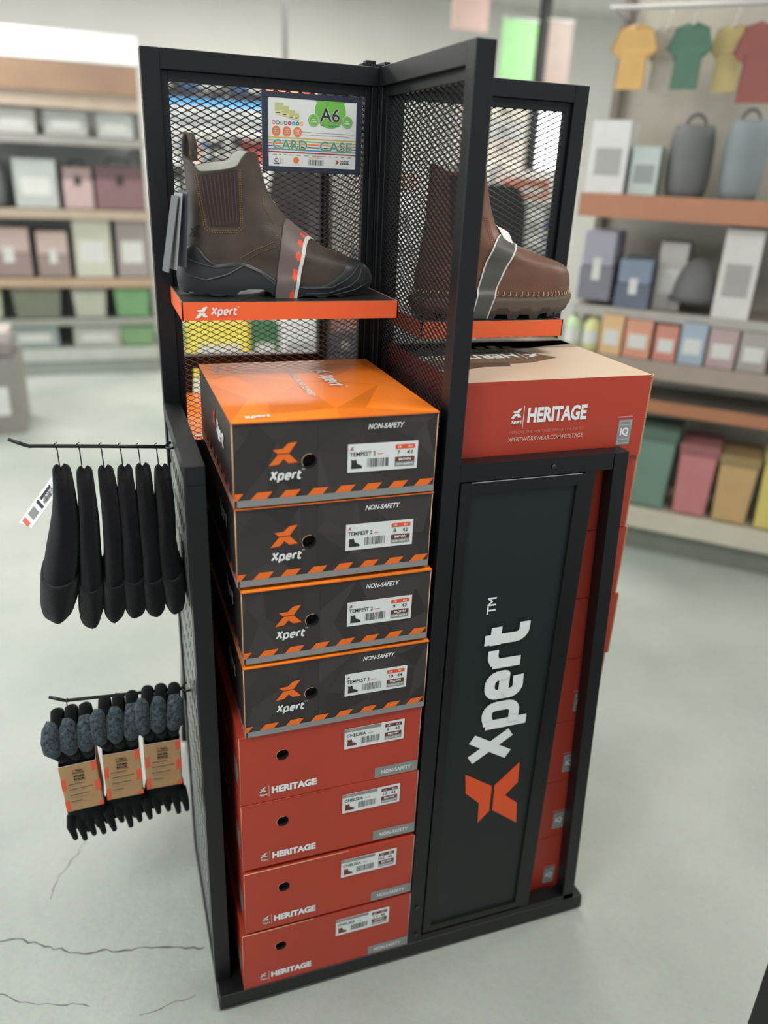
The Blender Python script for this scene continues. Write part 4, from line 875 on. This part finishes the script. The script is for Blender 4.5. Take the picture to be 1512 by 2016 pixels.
for kind, col, a, e, z, w, h, d, L in [
    ('shirt', (222, 166, 78), -.345, .10, 1.885, .17, .215, .03, 'amber shirt on the rail, nearest the mesh wing'), ('shirt', (64, 112, 84), -.14, .10, 1.885, .16, .215, .03, 'dark green shirt on the rail of the right shelving'),
    ('shirt', (150, 66, 56), .115, .10, 1.84, .20, .26, .03, 'dark red shirt on the rail at the right edge of view'), ('shirt', (176, 168, 152), -.24, .16, 1.87, .13, .23, .03, 'pale taupe shirt between the amber and dark green shirts'), ('shirt', (190, 170, 96), .0, .15, 1.88, .15, .22, .03, 'mustard shirt beside the dark red shirt'),
    ('carton', (218, 216, 212), -.38, .06, 1.504, .15, .27, .2, 'tall white carton at the left end of the upper shelf'), ('carton', (186, 200, 192), -.235, .08, 1.504, .11, .18, .2, 'pale mint carton beside the tall white carton'), ('bag', (92, 94, 92), -.075, .08, 1.504, .17, .26, .16, 'dark grey holdall on the upper shelf'), ('bag', (116, 126, 130), .12, .08, 1.504, .16, .28, .16, 'slate grey holdall on the upper shelf, right of the dark one'),
    ('fold', (148, 146, 162), -.36, .04, 1.08, .14, .28, .24, 'mauve folded workwear stack on the middle shelf'), ('fold', (112, 126, 150), -.20, .04, 1.06, .14, .20, .24, 'blue denim stack on the middle shelf'), ('helmet', (88, 88, 86), .035, .03, 1.11, .17, .17, .18, 'dark grey helmet on the middle shelf'), ('carton', (208, 204, 196), .19, .05, 1.06, .14, .34, .2, 'cream carton right of the dark grey helmet'), ('carton', (176, 170, 162), -.068, .12, 1.06, .11, .27, .2, 'taupe carton behind the blue denim stack'),
    ('bottle', (176, 206, 150), -.425, .03, .862, .07, .18, .07, 'light green bottle at the end of the lower shelf'), ('bottle', (204, 204, 124), -.345, .03, .862, .075, .18, .07, 'yellow-green bottle beside the light green bottle'), ('pack', (222, 174, 110), -.255, .03, .862, .09, .17, .12, 'amber packet on the lower shelf'), ('pack', (216, 138, 104), -.145, .03, .862, .11, .16, .12, 'coral packet on the lower shelf'), ('pack', (206, 120, 100), -.03, .03, .862, .09, .15, .12, 'salmon red packet beside the coral packet'), ('pack', (148, 166, 184), .075, .03, .862, .10, .17, .12, 'blue-grey packet on the lower shelf'), ('pack', (176, 146, 140), .19, .03, .862, .11, .16, .12, 'dusty pink packet on the lower shelf'), ('pack', (160, 150, 138), .31, .03, .862, .11, .16, .12, 'taupe packet at the right edge of the lower shelf'),
    ('bin', (92, 128, 106), -.01, .02, .21, .20, .36, .22, 'dark green lidded tub on the bottom shelf'), ('bin', (140, 178, 156), -.24, .02, .21, .20, .30, .22, 'mint lidded tub on the bottom shelf'), ('bin', (196, 104, 104), .19, .02, .21, .15, .32, .22, 'pinkish red lidded tub on the bottom shelf'), ('bin', (194, 152, 84), .355, .02, .21, .15, .30, .22, 'ochre lidded tub on the bottom shelf'), ('bin', (214, 192, 78), .535, .02, .21, .17, .34, .22, 'yellow lidded tub at the right edge of the bottom shelf')]:
    goods(R1, kind, col, a, e, z, w, h, d, L)
b = MB(); R1.box(b, -.44, 1.1, .05, .37, 1.04, 1.06, cm((150, 140, 128))); R1.box(b, -.44, 1.1, .045, .05, 1.02, 1.06, cm((170, 166, 158))); 
b.build('middle_shelf', bpy.data.objects['shelving_unit'])
# left shelving, far end of the aisle
L1 = Frame((-2.4, 5.0, 0), (1, 0, 0))
gondola(L1, 'long grey shelving unit at the far left with brown header', 0, 2.30, .40, 2.0, [(1.68, 0, .05, (150, 146, 140)), (1.20, 0, .06, (176, 158, 140)), (.72, 0, .06, (176, 150, 126)), (.42, 0, .04, (150, 150, 142))], (172, 174, 168), (150, 150, 146), ((150, 156, 150), (176, 180, 172)))
b = MB(); L1.box(b, 0, 2.28, -.02, .02, 1.96, 2.14, mat('wood_header', (150, 122, 100), .6, var=.1, vscale=4)); L1.box(b, 0, 2.28, .0, .01, 1.86, 1.958, cm((184, 166, 148))); tag(b.build('header_board', label='brown wooden header board along the top of the far left shelving', cat='sign'))
b = MB(); L1.box(b, .6, 2.3, .1, .3, 2.16, 2.34, cm((232, 234, 234), .5)); tag(b.build('bulkhead', label='white bulkhead above the brown header at the far left', cat='panel'))
for kind, col, x, z, w, h, L in [('carton', (150, 152, 150), -1.25, 1.69, .24, .16, 'grey carton on the top shelf, far left'), ('carton', (184, 184, 176), -.95, 1.69, .26, .15, 'pale grey carton on the top shelf of the far left shelving'), ('carton', (164, 166, 160), -.62, 1.69, .28, .16, 'mid grey carton on the top shelf, right of the pale one'), ('carton', (176, 182, 178), -.29, 1.69, .24, .15, 'silvery carton at the right end of the top shelf, far left unit'),
    ('bag', (112, 114, 116), -1.18, 1.21, .26, .30, 'dark grey bag on the second shelf of the far left shelving'), ('carton', (170, 176, 172), -.86, 1.21, .28, .32, 'light grey carton on the second shelf of the far left shelving'), ('toolbox', (186, 152, 150), -.58, 1.21, .20, .32, 'dusty pink case on the second shelf, far left unit'), ('toolbox', (122, 82, 84), -.29, 1.21, .34, .34, 'maroon case at the right end of the second shelf, far left unit'),
    ('fold', (186, 156, 148), -1.10, .73, .30, .34, 'pink folded stack on the third shelf of the far left shelving'), ('fold', (188, 160, 148), -.80, .73, .22, .32, 'rose folded stack on the third shelf, beside the pink stack'), ('carton', (190, 190, 166), -.52, .73, .26, .42, 'straw coloured carton on the third shelf, far left unit'), ('carton', (146, 134, 130), -.24, .80-.07, .22, .42, 'taupe carton at the right end of the third shelf, far left unit'),
    ('bin', (178, 188, 150), -1.28, .43, .18, .22, 'pale green tub on the fourth shelf of the far left shelving'), ('bin', (112, 116, 94), -.95, .43, .34, .24, 'olive tub on the fourth shelf of the far left shelving'), ('bin', (178, 180, 160), -.58, .43, .24, .22, 'beige tub on the fourth shelf of the far left shelving'), ('bin', (104, 162, 98), -.27, .43, .26, .24, 'bright green tub at the right end of the fourth shelf, far left unit'),
    ('carton', (140, 152, 150), -1.0, .21, .34, .17, 'blue-grey carton on the bottom shelf of the far left shelving'), ('carton', (168, 170, 154), -.55, .21, .34, .16, 'grey-beige carton on the bottom shelf, far left unit'), ('bin', (112, 158, 104), -.25, .21, .26, .17, 'green tub on the bottom shelf, far left unit')]:
    goods(L1, kind, col, x+2.4, .04, z, w, h, .28, L)
F0 = Frame((0, 0, 0), (1, 0, 0))
goods(F0, 'carton', (126, 120, 110), -1.22, 3.55, 0, .44, .46, .4, 'brownish grey carton on the floor at the left edge of view')
goods(F0, 'fold', (168, 156, 150), -1.20, 3.58, .463, .34, .14, .3, 'pale taupe folded stack on the floor carton at the left edge')
# shelving with the black header, seen through the left wing
C1 = Frame((0.03, 5.0, 0), (1, 0, 0))
gondola(C1, 'white shelving unit with black header seen through the left wing', 0, .80, .42, 1.92, [(1.765, 0, .02, (226, 226, 222)), (1.55, 0, .02, (226, 226, 222)), (1.30, 0, .03, (214, 214, 210)), (.95, 0, .03, (214, 214, 210))], (222, 222, 218), (214, 214, 210), ((150, 152, 148), (190, 190, 186)))
hd = thing('header_sign', 'black header sign with white letters and a blue stripe seen through the left wing', 'sign', (.42, 5.0, 1.92))
b = MB(); b.box((.02, 4.97, 1.975), (.80, 5.0, 2.115), mat('header_black', (44, 46, 50), .45)); f = Face(b, (.02, 4.97, 1.975), (1, 0, 0), (0, 0, 1), .002)
f.text('TE', .01, .065, .075, .036, WHITE, 1, bold=.03); f.text('ULTI', .16, .065, .12, .04, mat('sign_blue', (52, 120, 196), .5), 1, bold=.03); f.text('MATE', .285, .065, .15, .04, WHITE, 1, bold=.03); f.text('tools', .25, .03, .11, .018, GREYW, 1); f.text('ULTI', .53, .065, .10, .04, MATS['sign_blue'], 1, bold=.03); f.text('MATE', .635, .065, .13, .04, WHITE, 1, bold=.03); f.rect(.475, 0, .480, .14, GREYW, 1)
b.build('sign_board', hd); b = MB(); b.box((.02, 4.965, 1.928), (.80, 4.998, 1.972), mat('stripe_blue', (84, 170, 232), .4)); b.build('blue_stripe', hd)
CT = [('pack', (232, 232, 228), .06, 1.768, .11, .13), ('pack', (222, 224, 222), .185, 1.768, .10, .12), ('pack', (238, 238, 236), .31, 1.768, .12, .14), ('pack', (226, 228, 228), .44, 1.768, .11, .13), ('pack', (236, 236, 232), .57, 1.768, .12, .14), ('pack', (220, 226, 226), .70, 1.768, .11, .12),
      ('pack', (230, 230, 224), .05, 1.552, .09, .19), ('bottle', (60, 124, 190), .15, 1.552, .07, .19), ('pack', (234, 150, 110), .235, 1.552, .07, .10), ('bottle', (50, 100, 176), .31, 1.552, .06, .19), ('pack', (50, 52, 56), .385, 1.552, .06, .15), ('pack', (206, 208, 200), .465, 1.552, .07, .19), ('pack', (58, 58, 60), .54, 1.552, .05, .19),
      ('toolbox', (222, 70, 62), .62, 1.552, .09, .20), ('toolbox', (228, 66, 60), .72, 1.552, .09, .19), ('pack', (60, 62, 64), .07, 1.302, .10, .20), ('pack', (214, 214, 210), .20, 1.302, .12, .22), ('pack', (200, 60, 56), .34, 1.302, .10, .18), ('pack', (228, 226, 204), .62, 1.302, .22, .20),
      ('carton', (214, 214, 208), .12, .952, .20, .26), ('carton', (196, 198, 194), .38, .952, .22, .24), ('carton', (70, 72, 74), .64, .952, .22, .26), ('carton', (88, 170, 84), .12, .21, .20, .5)]
NM = {'pack': 'packet', 'bottle': 'bottle', 'toolbox': 'toolbox', 'carton': 'carton'}
CL = ['white packet at the far left under the blue stripe', 'light grey packet second from the left under the blue stripe', 'bright white packet third from the left under the blue stripe', 'pale packet fourth from the left under the blue stripe', 'white packet fifth from the left under the blue stripe', 'bluish white packet at the right under the blue stripe',
      'white packet at the left of the second shelf behind the boot loop', 'sky blue bottle behind the boot loop', 'peach packet between the two blue bottles', 'navy blue bottle right of the peach packet', 'short black packet right of the navy blue bottle', 'tall pale grey packet on the second shelf', 'narrow tall black packet on the second shelf',
      'red toolbox left of the other red toolbox', 'bright red toolbox at the right end of the second shelf', 'black packet at the left of the third shelf', 'light packet on the third shelf behind the boot', 'red packet on the third shelf behind the boot', 'wide cream packet on the third shelf below the card sign',
      'off-white carton on the fourth shelf of the white shelving', 'grey carton on the fourth shelf of the white shelving', 'charcoal carton on the fourth shelf of the white shelving', 'green carton on the bottom of the white shelving']
for (k, c, x, z, w, h), L in zip(CT, CL): goods(C1, k, c, x+.005, .03, z, w, h, .2, L)
t = thing('lightbox_sign', 'glowing red lightbox sign above the card sign', 'sign', (.95, 5.1, 2.0)); b = MB(); b.box((.76, 5.06, 2.035), (1.16, 5.14, 2.125), mat('red_lightbox', (250, 58, 40), .4, emit=1.6)); f = Face(b, (.76, 5.06, 2.035), (1, 0, 0), (0, 0, 1), .002); f.text('Tool-in-One', .03, .02, .28, .05, mat('light_yellow', (255, 190, 120), .4, emit=1.2), 1, bold=.02); b.build('light_face', t); b = MB(); b.box((.94, 5.09, 2.125), (.97, 5.11, ZC), cm((60, 60, 62))); b.build('drop_rod', t)
# coat rail behind the boot
t = thing('coat_rack', 'black free-standing coat rack behind the left wing', 'rack', (1.12, 5.28, 0)); b = MB()
for x in (.90, 1.34): b.tube([(x, 5.28, 0), (x, 5.28, 1.62)], .012, cm((40, 40, 42), .4), 8); b.tube([(x, 5.12, .012), (x, 5.44, .012)], .012, cm((40, 40, 42), .4), 8)
b.tube([(.90, 5.28, 1.61), (1.34, 5.28, 1.61)], .012, cm((40, 40, 42), .4), 8); b.build('rail_frame', t)
for i, x in enumerate((.99, 1.12, 1.25)): goods(F0, 'shirt', [(46, 46, 48), (38, 38, 40), (58, 58, 60)][i], x, 5.28+.0*i, .92, .30, .63, .1, ['black coat on the left of the coat rack', 'black coat in the middle of the coat rack', 'charcoal coat on the right of the coat rack'][i], 'black coats on the coat rack')
for x, c, w, L in ((.345, (244, 222, 60), .47, 'bright yellow sack on the floor under the left boot shelf'), (.70, (30, 112, 66), .21, 'dark green sack between the yellow and white sacks'), (1.0, (222, 226, 226), .36, 'white sack right of the dark green sack')): goods(F0, 'carton' if c[0] != 222 else 'carton', c, x, 4.75, .0, w, .42, .24, L.replace('sack', 'carton'))
goods(F0, 'sack', (226, 226, 226), 1.76, 4.6, 1.0, .20, .44, .14, 'white sack with pale panel seen through the front wing')
goods(F0, 'carton', (232, 132, 78), 1.76, 4.6, 1.442, .19, .09, .14, 'orange carton on top of the white sack')
t = thing('plinth_table', 'grey table carrying the white sack behind the front wing', 'table', (1.8, 4.75, 0)); b = MB(); b.box((1.45, 4.5, .965), (2.15, 5.0, .998), cm((150, 150, 150))); b.build('table_top', t)
for x, y in ((1.48, 4.53), (2.12, 4.53), (1.48, 4.97), (2.12, 4.97)): b = MB(); b.box((x-.02, y-.02, 0), (x+.02, y+.02, .965), cm((90, 90, 92))); b.build('leg', t)
goods(F0, 'fold', (52, 58, 92), 1.20, 4.2, .26, .26, .18, .3, 'navy folded trousers on the low crate'); goods(F0, 'bin', (90, 92, 96), 1.20, 4.18, 0, .30, .26, .32, 'dark grey crate under the navy trousers'); goods(F0, 'pack', (226, 104, 76), 1.20, 4.2, .444, .25, .07, .2, 'orange-red packet on top of the navy trousers')
# seen through the right wing
t = thing('drawer_cabinet', 'cream drawer cabinet seen through the right wing', 'cabinet', (2.78, 5.2, 0)); b = MB(); b.box((2.5, 5.0, 0), (2.97, 5.4, 2.14), cm((212, 204, 194), .5)); b.build('body', t)
for i in range(9):
    z = .92+i*.132; b = MB(); b.box((2.53, 4.985, z), (2.94, 4.999, z+.118), cm(((222, 210, 200), (206, 206, 204), (228, 222, 210))[i % 3], .5)); dr = b.build('drawer', t); b = MB(); b.box((2.70, 4.972, z+.05), (2.77, 4.984, z+.07), cm((70, 70, 72), .4)); b.build('handle', dr)
t = thing('column', 'slim black column between the cream cabinet and the window', 'column', (3.05, 5.05, 0)); b = MB(); b.box((3.015, 5.0, .02), (3.085, 5.08, ZC-.02), cm((34, 34, 36), .5)); b.build('shaft', t); b = MB(); b.box((2.99, 4.98, 0), (3.11, 5.10, .02), cm((34, 34, 36), .5)); b.build('foot', t); b = MB(); b.box((2.99, 4.98, ZC-.02), (3.11, 5.10, ZC), cm((34, 34, 36), .5)); b.build('cap_plate', t)
t = thing('office_chair', 'black office chair with a rounded back behind the right boot', 'chair', (1.92, 3.3, 0)); CB = mat('black_fabric', (26, 26, 28), .8, bump=.3, bscale=300)
b = MB(); b.prism([(cos(q)*abs(cos(q))**-.35*.20 if abs(cos(q)) > 1e-3 else 0, sin(q)*abs(sin(q))**-.3*.32 if abs(sin(q)) > 1e-3 else 0) for q in [2*pi*k/36+.01 for k in range(36)]], lambda u, v, q: V((1.93+u, 3.34+q+.3*u*u, 1.19+v)), -.03, .03, CB); b.build('backrest', t, bevel=.015)
b = MB(); b.box((1.70, 2.98, .62), (2.14, 3.36, .70), CB); b.build('seat', t, bevel=.02); b = MB(); b.tube([(1.92, 3.17, .10), (1.92, 3.17, .63)], .028, cm((50, 50, 52), .3), 12); b.build('gas_lift', t); b = MB(); b.tube([(1.92, 3.37, .66), (1.92, 3.42, .75), (1.92, 3.39, .95)], .02, cm((50, 50, 52), .3), 8); b.build('back_bar', t)
for k in range(5): g = 2*pi*k/5; b = MB(); b.tube([(1.92, 3.17, .11), (1.92+cos(g)*.28, 3.17+sin(g)*.28, .06)], .018, cm((50, 50, 52), .3), 8); b.build('foot_arm', t); b = MB(); b.tube([(1.92+cos(g)*.28-.012, 3.17+sin(g)*.28, .028), (1.92+cos(g)*.28+.012, 3.17+sin(g)*.28, .028)], .028, cm((30, 30, 30), .5), 14); b.build('castor', t)
D1 = Frame((2.06, 3.45, 0), (1, 0, 0))
gondola(D1, 'narrow white shelving unit behind the right boot', 0, .55, .36, 1.60, [(1.42, 0, .02, (222, 222, 220)), (1.15, 0, .02, (222, 222, 220)), (.8, 0, .02, (222, 222, 220))], (218, 218, 214), (206, 206, 202), ((150, 150, 146), (190, 190, 186)))
for k, c, x, z, w, h, L in [('carton', (196, 198, 198), .05, 1.152, .09, .25, 'tall silver grey carton left of the red-striped carton'), ('carton', (232, 232, 230), .22, 1.152, .13, .22, 'white carton behind the right boot'), ('carton', (196, 96, 62), .18, 1.422, .24, .12, 'burnt orange carton behind the right boot'), ('pack', (198, 122, 84), .16, .802, .10, .14, 'tan packet low behind the right boot'), ('carton', (226, 226, 222), .30, .802, .14, .22, 'white carton low behind the right boot'), ('bottle', (48, 60, 150), .34, 1.152, .06, .16, 'blue bottle behind the right boot'), ('pack', (230, 74, 52), .12, 1.152, .022, .24, 'slim red packet beside the tall silver grey carton')]:
    goods(D1, k, c, x, .03, z, w, h, .2, L)
for x0, x1, c, z0, z1, L in ((2.42, 2.70, (146, 196, 138), 2.17, 2.60, 'pale green hanging banner above the front wing'), (2.80, 3.0, (150, 136, 128), 2.17, 2.62, 'taupe hanging banner right of the pale green banner'), (2.02, 2.30, (206, 178, 168), 2.50, 2.80, 'pale pink hanging banner left of the green banner')):
    t = thing('hanging_banner', L, 'banner', ((x0+x1)/2, 4.5, z0)); b = MB(); b.box((x0, 4.5, z0), (x1, 4.506, z1), cm(c, .7)); b.build('cloth', t); b = MB(); b.tube([(x0-.01, 4.503, z1+.006), (x1+.01, 4.503, z1+.006)], .008, cm((190, 190, 188)), 8); b.build('top_rod', t)
    for x in (x0+.02, x1-.02): b = MB(); b.tube([(x, 4.503, z1+.01), (x, 4.503, ZC-.001)], .002, cm((190, 190, 188)), 5); b.build('cord', t)
# dark cabinet that just enters the frame at the lower right
t = thing('black_cabinet', 'black cabinet cut off by the lower right corner of the view', 'cabinet', (.575, -1.08, 0)); b = MB(); b.box((.352, -1.25, .05), (.80, -.905, .50), mat('cabinet_black', (12, 12, 13), .5)); b.build('body', t, bevel=.004); b = MB(); b.box((.37, -1.23, 0), (.78, -.925, .05), mat('cabinet_plinth', (8, 8, 8), .7)); b.build('plinth', t); b = MB(); b.box((.348, -1.254, .50), (.804, -.901, .515), mat('cabinet_top', (16, 16, 17), .4)); b.build('top_board', t, bevel=.003)
for o in bpy.data.objects:
    if '_w' in o: del o['_w']
